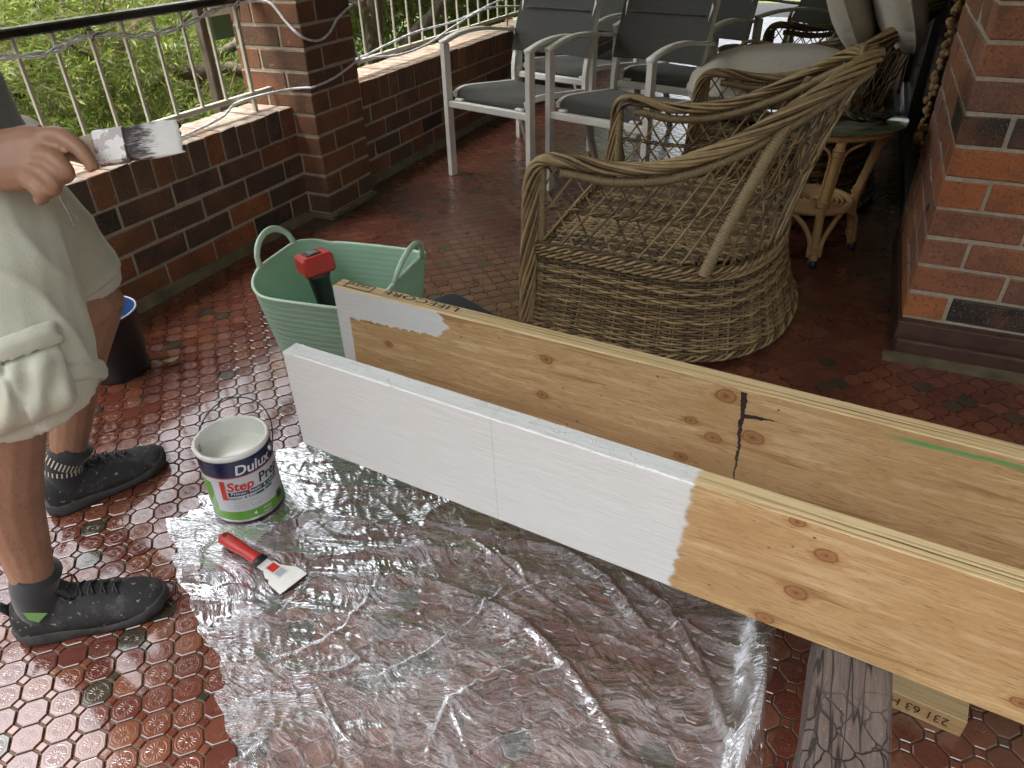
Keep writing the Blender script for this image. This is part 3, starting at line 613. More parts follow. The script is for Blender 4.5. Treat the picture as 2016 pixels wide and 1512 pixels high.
# ------------------------------------------------------------------ trees outside the railing
def tree(label, base, limbs, centres, n_sprays, mat, seed, leaf=(.055, .0065)):
    r = np.random.default_rng(seed); t = thing('bushy_tree', label, 'tree', base, group='trees beyond the railing'); b = np.array(base)
    m_ = MB()
    for pts, r0, r1 in limbs:
        P = crom(np.array(pts)-b, 18); P += r.normal(0, .008, P.shape); m_.tube(P, np.linspace(r0, r1, 18), 8)
    m_.build('trunk', M['bark'], t, True)
    tw = MB(); V = []; F = []; c = 0
    cs = np.array([q[:3] for q in centres]); rad = np.array([q[3] for q in centres]); wts = rad**2.2; wts /= wts.sum()
    for s in range(n_sprays):
        k = r.choice(len(cs), p=wts); d = r.normal(size=3); d /= np.linalg.norm(d); rr = rad[k]*r.random()**.42
        p = cs[k]+d*rr*np.array([1, 1, .8])-b
        ax = d*.7+np.array([r.normal(0, .4), r.normal(0, .4), .35+r.normal(0, .35)]); ax /= np.linalg.norm(ax); L = .13+.13*r.random()
        if s % 4 == 0: tw.tube([p-ax*L*(.6+r.random()), p+ax*L*.4+r.normal(0, .012, 3), p+ax*L], [.0042, .003, .001], 3, cap=False)
        side = np.cross(ax, r.normal(size=3)); side /= np.linalg.norm(side); oth = np.cross(ax, side)
        q = np.arange(15); f = (q+.5)/15; a = q*2.4+r.normal(0, .3, 15); od = side*np.cos(a)[:, None]+oth*np.sin(a)[:, None]; dr = ax*.75+od*(.75-.35*f)[:, None]; dr /= np.linalg.norm(dr, axis=1)[:, None]
        wd = np.cross(dr, od+r.normal(0, .3, (15, 3))); wd /= np.maximum(np.linalg.norm(wd, axis=1), 1e-6)[:, None]; l = (leaf[0]*(.7+.6*r.random(15)))[:, None]; w = (leaf[1]*(.7+.6*r.random(15)))[:, None]
        o = p+ax*L*f[:, None]; V.append(np.stack([o, o+dr*l*.45+wd*w, o+dr*l+np.array([0, 0, -.006]), o+dr*l*.45-wd*w], 1).reshape(-1, 3))
    F = np.arange(n_sprays*60).reshape(-1, 4).tolist(); V = np.concatenate(V)
    stuff(tw.build('twigs', M['twig'], t)); m_ = MB(); m_.add(V, F); stuff(m_.build('crown', mat, t))
    return t
tree('bright green bushy tree filling the view behind the near railing', (-2.2, .3, -1.6),
     [([(-2.2,.3,-1.6), (-2.1,.4,-.6), (-2.0,.2,.2), (-1.9,-.1,.75)], .09, .03), ([(-2.1,.4,-.6), (-1.8,.9,0), (-1.45,1.1,.45), (-1.1,1.35,.56)], .06, .02), ([(-1.7,.1,.3), (-1.3,.65,.44), (-1.0,.98,.40), (-.7,1.3,.30)], .045, .03), ([(-2.0,.2,.2), (-1.5,-.5,.5), (-1.3,-.9,.8)], .03, .01), ([(-1.9,.5,.1), (-1.4,.25,.45), (-1.0,-.2,.75)], .018, .006), ([(-1.8,.6,.1), (-1.5,.9,.6), (-1.2,1.0,.95)], .02, .006)],
     [(-1.5,-.2,.55,.5), (-1.9,.3,.75,.6), (-1.4,.5,.25,.55), (-1.3,-.7,.75,.5), (-2.3,.9,.7,.7), (-1.7,1.1,.1,.6), (-1.15,.1,.15,.4), (-2.6,-.2,.9,.6), (-1.3,-.8,.2,.5), (-1.9,-1.3,.7,.6), (-1.2,.2,.75,.3)], 5200, M['leaf'], 11, (.046, .0050))
tree('olive green tree with dark forked limbs behind the far railing', (-1.7, 2.7, -1.6),
     [([(-1.7,2.7,-1.6), (-1.5,2.6,-.8), (-1.25,2.5,0), (-1.1,2.35,.6), (-1.05,2.3,1.1)], .10, .05), ([(-1.3,2.5,-.1), (-.95,2.7,.4), (-.7,3.1,.72), (-.5,3.5,.95)], .06, .03), ([(-1.25,2.5,.1), (-.9,2.0,.5), (-.75,1.7,.72)], .04, .02), ([(-1.1,2.4,.5), (-1.4,2.0,.8), (-1.6,1.6,1.0)], .03, .01)],
     [(-1.25,2.3,1.95,.7), (-1.3,3.2,2.1,.85), (-1.25,4.3,1.9,.85), (-1.3,5.4,2.0,.85), (-1.6,2.9,2.7,.8), (-1.5,4.6,2.7,.9), (-2.0,2.8,1.7,.9), (-2.6,3.9,2.1,1.0), (-2.2,4.9,1.6,.9), (-2.9,2.6,2.4,.9), (-2.0,2.8,.7,.8), (-2.3,2.0,.5,.7), (-1.6,3.6,.5,.6), (-2.4,3.6,.9,.8), (-1.6,2.0,-.1,.6), (-2.2,4.5,.6,.7), (-1.5,1.7,.9,.4), (-1.4,2.9,.95,.35)], 7000, M['leaf2'], 12, (.07, .010))
tree('pale tree farthest along the garden, near the far end of the veranda', (-2.2, 6.2, -1.6),
     [([(-2.2,6.2,-1.6), (-2.1,6.1,-.4), (-2.0,6.2,.8)], .09, .04), ([(-2.1,6.1,-.4), (-1.7,5.6,.3), (-1.4,5.3,.8)], .05, .02)],
     [(-2.4,7.4,3.4,1.5), (-3.2,5.4,3.2,1.3), (-2.0,9.5,2.5,1.6), (-1.9,6.4,2.0,1.1), (-3.6,8.2,4.4,1.4), (-2.0,6.0,.7,1.0), (-2.4,5.2,.3,.8), (-1.9,7.0,.5,.9), (-1.7,5.2,.7,.6)], 3600, M['leaf2'], 13, (.13, .022))  # tall upper crowns added out of view to block sky reflected in the floor
tree('low yellow green shrub across the lawn, far behind the bushy tree', (-5.0, 1.0, -1.6),
     [([(-5,1,-1.6), (-4.9,1.2,-.5), (-5,1.3,.4)], .1, .04)],
     [(-5,-1.5,-.4,1.2), (-5.2,.5,-.2,1.3), (-5,2.6,-.3,1.3), (-5.4,4.8,-.2,1.4), (-6,7,0,1.6), (-5.2,-3.6,-.3,1.3)], 2400, M['leaf'], 14, (.13, .017))
# garden post and panel seen past the railing end
t = thing('garden_sign', 'green and white panel on a post half hidden behind the railing end', 'sign')
m_ = MB(); m_.box((-.62,.268,.685), (-.60,.46,.785), .003); m_.build('panel', M['green_panel'], t)
m_ = MB(); m_.box((-.623,.262,.785), (-.597,.466,.845), .003); m_.build('top_board', M['offwhite'], t)
m_ = MB(); m_.box((-.66,.215,-1.6), (-.62,.255,.86), .004); m_.build('post', M['bark'], t)

# ------------------------------------------------------------------ clear cable and ties
def cable(label, pts, r=.0055, n=120, strands=1, seed=0, name='light_cable'):
    P = crom(pts, n); m_ = MB(); rr = np.random.default_rng(seed)
    for k in range(strands):
        a = np.linspace(0, 46, n)+k*2*np.pi/max(strands, 1); off = np.c_[np.cos(a)*.004, np.zeros(n), np.sin(a)*.006]*(strands > 1)
        m_.tube(P+off, r, 7)
    return tag(m_.build(name, M['cable'], None, True), label, 'cable')
xf = XR+.016
cable('twisted clear light cable tied along the near railing under the handrail', [(xf,-3.1,.845), (xf,-1.6,.82), (xf,-1.25,.848), (xf,-1.12,.852), (xf+.004,-1.0,.842), (xf,-.915,.848), (xf+.005,-.84,.868), (xf+.008,-.72,.862), (xf+.004,-.62,.842), (xf+.006,-.53,.842), (xf,-.40,.850), (xf,-.28,.872), (xf,-.16,.890), (xf+.01,-.11,.892)], .0042, 220, 2)
cable('clear cable looping loosely across the brick pillar', [(xf+.01,-.112,.892), (-.05,-.03,.893), (.0,-.008,.880), (.06,-.007,.815), (.11,-.010,.775), (.130,.03,.748), (.128,.10,.738), (.127,.17,.755), (.127,.24,.80), (.128,.32,.83), (.12,.36,.84), (.0,.375,.82), (XR+.02,.42,.66), (XR+.02,.5,.60)], .0055, 160)
cable('clear cable stretched from the parapet round the pillar at half height', [(.0-.06,-.98,.497), (-.05,-.62,.496), (-.06,-.35,.515), (-.070,-.245,.545), (-.03,-.13,.558), (.03,-.015,.563), (.11,-.008,.572), (.129,.01,.572), (.1275,.17,.583), (.127,.32,.615), (.133,.355,.63), (.10,.362,.66), (.0,.37,.66)], .0055, 160)
cable('loose clear cable sagging along the far railing over the parapet bricks', [(XR+.02,.40,.575), (XR+.03,.70,.565), (-.03,.95,.545), (-.03,1.25,.555), (-.045,1.6,.60), (XR+.02,2.1,.64), (-.03,2.7,.60), (XR+.02,3.3,.64)], .006, 140)
cable('second clear cable knotted to the bottom of the far railing', [(XR+.016,.40,.60), (XR+.016,.62,.575), (XR+.02,.9,.60), (XR+.02,1.2,.62), (XR+.014,1.7,.62), (XR+.016,2.4,.67), (XR+.02,3.2,.67)], .0055, 140)
def ziptie(label, y, z, tail):
    m_ = MB(); a = np.linspace(0, 2*np.pi, 15)[:-1]; m_.tube([(XR+.008+.017*math.cos(q), y+.004*math.sin(2*q), z+.017*math.sin(q)) for q in a], .0022, 5, closed=True)
    m_.tube([(XR+.026, y, z), (XR+.05, y+tail[0]*.5, z+tail[1]*.6), (XR+.06, y+tail[0], z+tail[1])], [.0022,.0018,.0012], 5); tag(m_.build('cable_tie', M['black'], None, True), label, 'cable tie', 'cable ties on the railing')
ziptie('black cable tie on the third baluster, short tail up', -.79, .868, (.04, .012)); ziptie('black cable tie at the railing end post with a long loose tail', -.118, .886, (-.07, -.075))

# ------------------------------------------------------------------ white sling chairs
def white_chair():
    """faces -y; origin on the floor under the seat centre"""
    P = {}
    W = .262; FY = -.29
    def bar(m_, a, b, w, d): 
        a = np.array(a); b = np.array(b); z = (b-a)/np.linalg.norm(b-a); x = np.array([1., 0, 0]); x -= z*(x@z); x /= np.linalg.norm(x); y = np.cross(z, x)
        c = [(-w/2,-d/2), (w/2,-d/2), (w/2,d/2), (-w/2,d/2)]; m_.loft([[p+x*u+y*v for u, v in c] for p in (a, b)])
    def strip(m_, pts, w, d):
        pts = np.array(pts); m_.loft([[p+np.array([u, 0, 0])+nn*v for u, v in ((-w/2,-d/2), (w/2,-d/2), (w/2,d/2), (-w/2,d/2))] for p, nn in zip(pts, norms(pts))])
    def norms(p):
        t = np.gradient(p, axis=0); n = np.c_[np.zeros(len(p)), -t[:, 2], t[:, 1]]; return n/np.linalg.norm(n, axis=1)[:, None]
    out = []
    for s in (-1, 1):
        m_ = MB(); bar(m_, (s*W, FY, 0), (s*W, FY, .635), .026, .040); out.append(('front_leg', m_, 'white_metal', None, False))
        m_ = MB(); strip(m_, crom([(s*W, FY-.019, .641), (s*W, -.18, .668), (s*W, -.02, .672), (s*W, .16, .648), (s*W, .235, .640)], 14), .038, .016); out.append(('armrest', m_, 'white_metal', None, True))
        m_ = MB(); strip(m_, crom([(s*(W-.032), .33, 0), (s*(W-.032), .24, .22), (s*(W-.032), .20, .42), (s*(W-.032), .225, .56), (s*(W-.032), .30, .80), (s*(W-.032), .37, 1.0)], 20), .022, .032); out.append(('rear_leg', m_, 'white_metal', None, False))
        m_ = MB(); strip(m_, crom([(s*(W-.035), FY+.01, .405), (s*(W-.035), -.2, .422), (s*(W-.035), 0, .405), (s*(W-.035), .21, .385)], 12), .018, .026); out.append(('seat_rail', m_, 'white_metal', None, False))
        m_ = MB(); m_.box((s*(W-.07)-.022, FY-.005, .378), (s*(W-.07)+.022, FY+.03, .390), .004); out.append(('bracket', m_, 'white_metal', None, False))
    m_ = MB(); m_.box((-W+.012, FY-.014, .345), (W-.012, FY+.014, .377), .003); out.append(('front_rail', m_, 'white_metal', None, False))
    m_ = MB(); m_.box((-W+.04, .195, .34), (W-.04, .22, .365), .003); out.append(('rear_rail', m_, 'white_metal', None, False))
    def sling(pts, wid, n=20):
        P_ = crom(pts, n); m_ = MB(); xs = np.linspace(-wid, wid, 9)
        top = np.array([[(x, p[1], p[2]-.018*(1-(x/wid)**2)*k) for x in xs] for p, k in zip(P_, np.sin(np.linspace(.2, 2.9, n)))])
        m_.grid(top+np.array([0, 0, .006])); b = top[:, ::-1]+np.array([0, 0, -.006]); m_.grid(b); return m_
    out.append(('seat_sling', sling([(0,FY+.016,.384), (0,FY+.03,.412), (0,-.2,.428), (0,0,.412), (0,.17,.394)], .226), 'fabric', None, True))
    P_ = crom([(0,.212,.545), (0,.235,.62), (0,.30,.80), (0,.37,1.0)], 20); m_ = MB(); xs = np.linspace(-.24, .24, 9); top = np.array([[(x, p[1]+.025*(1-(x/.24)**2)-.018-(.004 if 12 < i < 14 else 0), p[2]) for x in xs] for i, p in enumerate(P_)])
    m_.grid(top); m_.grid(top[:, ::-1]+np.array([0, .012, 0])); out.append(('back_sling', m_, 'fabric', None, True))
    m_ = MB(); m_.tube([(x, .2765+.025*(1-(x/.24)**2)-.022, .745) for x in np.linspace(-.20, .20, 9)], .0035, 6); out.append(('stitched_seam', m_, 'fabric', None, True))
    return [(n, m_.mesh(n, M[k], sm)) for n, m_, k, _, sm in out]
WC = white_chair()
def put(parts, name, label, cat, loc, rz, group, sc=1.0):
    t = thing(name, label, cat, loc, (0, 0, rz), group); t.scale = (sc,)*3
    for n, me in parts: link(n, me, t)
    return t
GW = 'white chairs with grey slings'
for lab, fl, fr in [('white chair with grey sling seat nearest the brick parapet, front row', (.325,.79), (.84,.648)), ('white chair with grey sling in the front row, half hidden by the wicker armchair', (.895,.735), (1.41,.590)), ('white chair with grey sling in the second row, beside the parapet', (.36,1.60), (.87,1.45)), ('white chair with grey sling in the second row, beside the cushioned armchair', (.97,1.515), (1.485,1.37)), ('white chair turned sideways beyond the cushioned seat of the wicker armchair', (1.33,2.45), (1.62,2.03))]:
    a = math.atan2(fr[1]-fl[1], fr[0]-fl[0]); c = (np.array(fl)+np.array(fr))/2; fw = np.array([math.sin(a), -math.cos(a)])
    put(WC, 'garden_chair', lab, 'chair', (*(c-fw*.29), 0), a, GW)

# ------------------------------------------------------------------ wicker armchair (faces -x, origin at the middle of the front edge)
def wicker_parts():
    rim0 = [(.03,.40,.56), (.12,.395,.56), (.25,.385,.548), (.42,.375,.575), (.60,.33,.655), (.75,.24,.755), (.83,.12,.806)]
    def sym(c, back): return [(x, -h, z) for x, h, z in c]+[back]+[(x, h, z) for x, h, z in c[::-1]]
    RIM = resample(crom(sym(rim0, (.855,0,.815)), 400), 401)
    WA = resample(crom(sym([(.03,.415,.305), (.16,.425,.305), (.30,.435,.305), (.42,.44,.305), (.52,.425,.305), (.62,.36,.305), (.68,.24,.305), (.705,.12,.305)], (.712,0,.305)), 400), 401)
    BO = resample(crom(sym([(0,.42,.03), (.1,.44,.03), (.2,.455,.03), (.30,.468,.03), (.41,.473,.03), (.52,.46,.03), (.62,.415,.03), (.70,.33,.03), (.76,.20,.03)], (.785,0,.03)), 400), 401)
    def closed(C):
        a, b = C[-1], C[0]; fr = np.array([a+(b-a)*f for f in np.linspace(0, 1, 130)[1:-1]]); return np.vstack([C, fr])
    CW, CB = resample(closed(WA), 600), resample(closed(BO), 600)
    def samp(C, s): 
        n = len(C); i = np.clip(s, 0, 1)*(n-1); k = np.floor(i).astype(int); k2 = np.minimum(k+1, n-1); f = (i-k)[:, None]; return C[k]*(1-f)+C[k2]*f
    parts = []
    # woven base: rows over and under paired stakes
    m_ = MB(); K = 66; N = 480; s = np.arange(N)/N; ctr = np.array([.38, 0, 0])
    def base_pt(s, t):
        a = samp(CB, s); b = samp(CW, s); p = a*(1-t)+b*t; bow = .018*math.sin(t*math.pi); d = p-np.array([.36, 0, 0]); d[:, 2] = 0; d /= np.linalg.norm(d, axis=1)[:, None]
        p = p-d*bow*.6; p[:, 2] = .03+.275*t; return p, d
    rows = 30
    for r in range(rows):
        t = (r+.5)/rows*.90+.005; p, d = base_pt(s, t); ph = np.sign(math.cos(math.pi*r))
        off = .0042*np.sin(2*np.pi*K/2*s)*ph; jit = .0005*np.sin(2*np.pi*s*9+r)
        P = p+d*(off[:, None]+.001); P[:, 2] += jit; m_.tube(P, .0043, 5, closed=True)
    for k in range(K):
        for dd in (-.0016, .0016):
            sv = np.full(9, ((k+.5)/K+dd) % 1.0); pts = np.array([base_pt(sv[:1], t)[0][0] for t in np.linspace(0, .97, 9)]); m_.tube(pts, .0036, 5)
    parts.append(('woven_base', m_, 'wicker', True, True))
    # rope borders at the foot and round the waist
    m_ = MB()
    for t, amp, cnt in ((0.0,.008,3), (.90,.006,3), (.945,.007,3), (.985,.008,3), (1.02,.006,2)):
        for c in range(cnt):
            p, d = base_pt(s, t); a = 2*np.pi*(34*s)+c*2*np.pi/cnt; P = p+d*(.004+amp*np.cos(a))[:, None]; P[:, 2] += amp*np.sin(a); m_.tube(P, .0046, 6, closed=True)
    parts.append(('rope_border', m_, 'wicker', True, False))
    m_ = MB()
    ny = 62
    for j in range(ny):
        y = -.395+.79*(j+.5)/ny; xe = .70*math.sqrt(max(0, 1-(abs(y)/.47)**3.2)); xs = np.linspace(.03, xe, 80)
        m_.tube(np.c_[xs, np.full(80, y), .300+.0034*np.sin(xs*2*np.pi/.042+j*math.pi)], .0054, 5)
    for k in range(15):
        x = .045+.043*k; hw = .40*(1-(x/.74)**6)**.4; m_.tube([(x, y, .300) for y in np.linspace(-hw, hw, 12)], .004, 5)
    parts.append(('seat_weave', m_, 'wicker', True, True))
    # open lattice between waist and rim
    def surf(s, t): 
        a = samp(WA, s); b = samp(RIM, s); p = a*(1-t)[:, None]+b*t[:, None]; c = np.array([.34, 0, 0]); d = p-c; d[:, 2] = 0; d /= np.linalg.norm(d, axis=1)[:, None]
        return p-d*(.012*np.sin(np.pi*t))[:, None], d
    m_ = MB(); rr = np.random.default_rng(3); NS = 32
    for k in range(-5, NS+5):
        for sg in (-1, 1):
            s0 = (k+.5)/NS; t = np.linspace(0, 1, 16); sv = s0+sg*.078*(t-.5)*1.15+rr.normal(0, .0004)
            okk = (sv > .006) & (sv < .994)
            if okk.sum() < 5: continue
            t2, s2 = t[okk], sv[okk]; p, d = surf(s2, t2); m_.tube(p+d*(sg*.0034), .0030+.0008*rr.random(), 5)
    for t0, s0, s1 in ((.46,.004,.996), (.76,.30,.70)):
        for c in range(3):
            sv = np.linspace(s0, s1, 260); a = sv*190+c*2*np.pi/3; p, d = surf(sv, np.full(260, t0)); p = p+d*(.0055*np.cos(a))[:, None]; p[:, 2] += .0055*np.sin(a); m_.tube(p, .0034, 5)
    parts.append(('lattice', m_, 'wicker', True, True))
    # plaited rim: loose strands round the arm and back, continuing down the front corners
    m_ = MB(); front = lambda sy: [(.03, sy*.405, .545), (.012, sy*.412, .50), (.004, sy*.416, .40), (.0, sy*.418, .30), (-.004, sy*.422, .16), (-.006, sy*.424, .03)]
    core = np.vstack([np.array(front(-1))[::-1], RIM[6:-6:4], np.array(front(1))]); core = resample(crom(core, 700), 520)
    T = np.gradient(core, axis=0); T /= np.linalg.norm(T, axis=1)[:, None]; out_ = core-np.array([.36, 0, 0]); out_[:, 2] = 0; out_ /= np.linalg.norm(out_, axis=1)[:, None]
    nb = np.cross(T, out_); nb /= np.linalg.norm(nb, axis=1)[:, None]; oo = np.cross(nb, T)
    rs = np.random.default_rng(5); sa = np.linspace(0, 1, 520)
    for c in range(12):
        a = 2*np.pi*(6.0+.12*rs.normal())*sa+c*2*np.pi/12+.15*np.sin(sa*21+c); ra = .0160*(1+.06*np.sin(sa*33+c*1.7))
        m_.tube(core+oo*(ra*1.55*np.cos(a))[:, None]+nb*(ra*.85*np.sin(a))[:, None]+np.array([0, 0, .006]), .0058, 6)
    parts.append(('plaited_rim', m_, 'wicker', True, False))
    # cane-wrapped poles: under the rim, front posts, raking back posts
    def wrapped(P, r, pitch=.0085):
        L = np.linalg.norm(np.diff(P, axis=0), axis=1).sum(); n = int(L/pitch)*3; Q = resample(P, n); rad = r*(1+np.tile([-.17, .05, .08], n//3+1)[:n]); mm = MB(); mm.tube(Q, rad, 10); return mm
    inner = core[95:-95].copy(); inner -= oo[95:-95]*.002; inner[:, 2] -= .033
    parts.append(('wrapped_arm_pole', wrapped(inner, .0145), 'cane_wrap', True, False))
    for sy in (-1, 1):
        parts.append(('front_post', wrapped(np.array([(.032, sy*.402, .03), (.033, sy*.40, .30), (.033, sy*.397, .535)]), .0145), 'cane_wrap', True, False))
        parts.append(('back_post', wrapped(crom([(.545, sy*.452, .300), (.60, sy*.415, .47), (.655, sy*.345, .62), (.69, sy*.275, .71)], 30), .0165), 'cane_wrap', True, False))
        for x, y in ((.06, .36), (.58, .38)):
            mm = MB(); mm.lathe([(.001, 0), (.018, 0), (.021, .008), (.021, .03), (.016, .036), (.001, .036)], (x, sy*y, 0), 14); parts.append(('foot', mm, 'cane_wrap', True, False))
    return [(n, m_.mesh(n, M[k], sm), st) for n, m_, k, sm, st in parts]
WK = wicker_parts()
def put_wicker(label, loc, rz):
    t = thing('wicker_armchair', label, 'armchair', loc, (0, 0, rz), 'wicker armchairs')
    for n, me, st in WK:
        o = link(n, me, t)
        if st: stuff(o)
    return t
put_wicker('empty wicker armchair in the middle, its side towards the timber boards', (1.36, -.19, 0), 0)
w2 = put_wicker('wicker armchair with beige cushions behind the rattan side table', (1.575, 1.22, 0), R_(-2))
put_wicker('dark wicker armchair farthest back, seen past the beige cushions', (1.66, 2.75, 0), R_(-3))
def cushion(name, label, sx, sy, sz, loc, rot, seed, pw=3.2, sag=.0):
    a = np.linspace(-1, 1, 30); U_, V_ = np.meshgrid(a, a); rr = (np.abs(U_)**pw+np.abs(V_)**pw)
    edge = np.clip(1-rr, 0, 1)**.42; m_ = MB(); k = np.maximum(1, rr**(1/pw))
    X = U_/k*sx; Y = V_/k*sy; Nn = np.stack([X, Y, 0*X], -1); wob = vnoise(Nn.reshape(-1, 3), 14, seed).reshape(X.shape)*.008
    for sg in (1, -1):
        F = np.stack([X, Y, sg*(sz*edge+.001)+wob*edge-sag*(1-U_**2)], -1); m_.grid(F if sg > 0 else F[:, ::-1])
    th = np.linspace(0, 2*np.pi, 60, endpoint=False); kx = (np.abs(np.cos(th))**pw+np.abs(np.sin(th))**pw)**(-1/pw)
    o = m_.build(name, M['linen'], None, True, loc, rot); p = MB(); p.tube(np.c_[sx*np.cos(th)*kx, sy*np.sin(th)*kx, -sag*(1-(np.cos(th)*kx)**2)], .006, 6, closed=True); p.build('piping', M['linen'], o, True)
    return tag(o, label, 'cushion', 'beige chair cushions')
cushion('seat_cushion', 'thick beige seat cushion bulging over the front of the wicker armchair', .395, .385, .145, (1.845, 1.23, .465), (0, R_(-2), R_(-2)), 3, 2.6)
cushion('back_cushion', 'beige back cushion leaning against the inside of the wicker back', .30, .37, .085, (2.05, 1.43, .86), (0, R_(62), R_(0)), 4, 3.0)
cushion('back_cushion', 'smaller beige cushion pushed behind the other one, nearest the wall', .28, .30, .08, (2.24, 1.13, .90), (R_(6), R_(66), R_(16)), 5, 3.0)

# ------------------------------------------------------------------ rattan side table
t = thing('rattan_side_table', 'round rattan side table with smoked glass top between the wicker armchairs', 'side table', (2.115, .425, 0))
m_ = MB(); m_.lathe([(.001, .510), (.268, .510), (.2725, .5125), (.2725, .5155), (.268, .518), (.001, .518)], n=64); m_.build('glass_top', M['glass'], t, True)
a = np.linspace(0, 2*np.pi, 49)[:-1]
for r, z, rr, nm in ((.222,.492,.0165,'top_ring'), (.150,.200,.0145,'shelf_ring')):
    m_ = MB(); m_.tube([(r*math.cos(q), r*math.sin(q), z) for q in a], rr, 10, closed=True); m_.build(nm, M['rattan'], t, True)
m_ = MB(); q = np.linspace(0, 2*np.pi*7, 260); m_.tube(np.c_[(.012+.125*q/q[-1])*np.cos(q), (.012+.125*q/q[-1])*np.sin(q), np.full(260, .200)], .0068, 6); m_.build('coiled_shelf', M['rattan'], t, True)
for k in range(4):
    an = R_(-72+90*k); dx, dy = math.cos(an), math.sin(an); rad = lambda r, z, tw=0.: (r*math.cos(an+tw), r*math.sin(an+tw), z)
    m_ = MB(); P = crom([rad(.198,.015), rad(.178,.10), rad(.165,.20), rad(.190,.33), rad(.222,.478)], 26); m_.tube(P, .0165, 10); lg = m_.build('leg', M['rattan'], t, True)
    for zc in (.065,.24,.44):
        m_ = MB()
        for dz in (-.010, -.003, .004, .011):
            f = np.argmin(np.abs(P[:, 2]-zc-dz)); c = P[f]; m_.tube([(c[0]+.0185*math.cos(b), c[1]+.0185*math.sin(b), zc+dz) for b in np.linspace(0, 6.283, 13)[:-1]], .0034, 5, closed=True)
        m_.build('cane_binding', M['rattan'], lg, True)
    m_ = MB(); m_.lathe([(.001,0), (.017,0), (.019,.004), (.019,.030), (.001,.032)], (rad(.199,0)[0], rad(.199,0)[1], .0), 14); m_.build('foot_cap', M['black'], lg, True)
    m_ = MB()
    for tw in (-1, 1):
        m_.tube(crom([rad(.195,.04,tw*.10), rad(.186,.10,tw*.12), rad(.172,.155,tw*.30), rad(.150,.185,tw*.62)], 14), .0095, 8)
        m_.tube(crom([rad(.168,.225,tw*.12), rad(.192,.34,tw*.10), rad(.212,.435,tw*.13), rad(.220,.470,tw*.40)], 14), .0055, 7)
    m_.build('bent_brace', M['rattan'], lg, True)
# ------------------------------------------------------------------ timber boards on the trestle
def frame_obj(name, me, A, ex, parent=None):
    o = link(name, me, parent); a = math.atan2(ex[1], ex[0]); o.location = A; o.rotation_euler = (0, 0, a); return o
BT = .038; BHT = .22; BZ = .28
def board(label, A, ex, L, mat):
    t = thing('lvl_board', label, 'board', (A[0], A[1], BZ), (0, 0, math.atan2(ex[1], ex[0])), 'timber boards standing on edge')
    r = np.random.default_rng(4); n = 60; xs = np.linspace(0, L, n); m_ = MB(); b = .0022; sec = [(0, b), (b, 0), (BT-b, 0), (BT, b), (BT, BHT-b), (BT-b, BHT), (b, BHT), (0, BHT-b)]
    m_.loft([[(x+(r.normal(0, .0006) if 0 < i < n-1 else 0), y+.0012*math.sin(x*2.1), z+r.normal(0, .0003)) for y, z in sec] for i, x in enumerate(xs)]); m_.build('timber', mat, t)
    return t
bf = board('front timber board, its left half painted white, the rest bare', (1.315, -1.681), (.9952, -.0982), 2.7, M['lvl_front'])
br_ = board('rear bare timber board with knots, black crack and a brushed white end', (1.234, -1.412), (.9963, -.0858), 2.7, M['lvl_rear'])
# printing on the top edge of the rear board (reads from the far side)
def edge_text(s, size, u0, yb, ysc, parent, z, bold=.0):
    V, F = text_mesh(s, size, bold, 1.05); W = V[:, 0].max(); m_ = MB(); P = np.c_[u0-V[:, 0], yb-V[:, 1]*ysc, np.full(len(V), z)]; m_.add(P, F); return m_.build('stamp_print', M['ink'], parent)
edge_text('LIFECORE', .042, .312, .033, .62, br_, BHT+.0009, .0002); edge_text('H3V', .030, .082, .030, .5, br_, BHT+.0009, .0001); edge_text('TREATED TIMBER', .011, .27, .0365, .5, br_, BHT+.0009)
m_ = MB()
for (a, b, c, d) in ((.022,.0245,.008,.033), (.092,.0945,.008,.033), (.0245,.092,.0315,.033), (.0245,.092,.008,.0092)): m_.box((a, c, BHT+.0004), (b, d, BHT+.0010))
m_.build('stamp_box', M['ink'], br_)
m_ = MB(); rr = np.random.default_rng(8)
for k in range(70):
    x = rr.random()**1.3*.74; y = rr.random()*BT; r = .0006+.0016*rr.random()**2; m_.lathe([(r, -.0005), (r*.9, r*.5), (.0002, r*.75)], (x, y, BHT), 6)
stuff(m_.build('paint_lumps', M['paint_fleck'], bf, True))
t = thing('trestle', 'low trestle with a cracked grey timber beam under the boards', 'trestle', (2.36, -1.72, 0))
m_ = MB(); n = 24; ys = np.linspace(.42, -.42, n); r = np.random.default_rng(6); rings = []
for i, y in enumerate(ys):
    sec = [(-.050,.185), (.048,.185), (.050,.190), (.050,.272), (.044,.2785), (-.036,.2785), (-.050,.266), (-.050,.190)]; rings.append([(x+.0012*r.normal()+.02*y-.002, y, z-(.001*abs(r.normal()) if z > .2 else 0)) for x, z in sec])
m_.loft(rings); m_.build('beam', M['oldpost'], t)
for y in (.36, -.40):
    for s in (-1, 1):
        m_ = MB(); P0 = np.array([s*.03, y, .19]); P1 = np.array([s*.13, y+.02*np.sign(y), .0]); m_.loft([[p+np.array([u, v, 0]) for u, v in ((-.02,-.035), (.02,-.035), (.02,.035), (-.02,.035))] for p in (P0, P1)]); m_.build('leg', M['oldpost'], t)
t = thing('lvl_offcut', 'short pale timber offcut lying on the tiles behind the grey beam', 'offcut', (2.39, -1.61, 0), (0, 0, R_(-8)))
m_ = MB(); m_.box((-.02, 0, 0), (.187, .17, .040), .0012); ob = m_.build('timber', M['lvl_off'], t)
V, F = text_mesh('231 63 H3 V', .034, .0001); m_ = MB(); m_.add(np.c_[.165-V[:, 0]*.72, np.full(len(V), -.0008), .031-V[:, 1]*.80], F); m_.build('stamp_print', M['ink'], t)

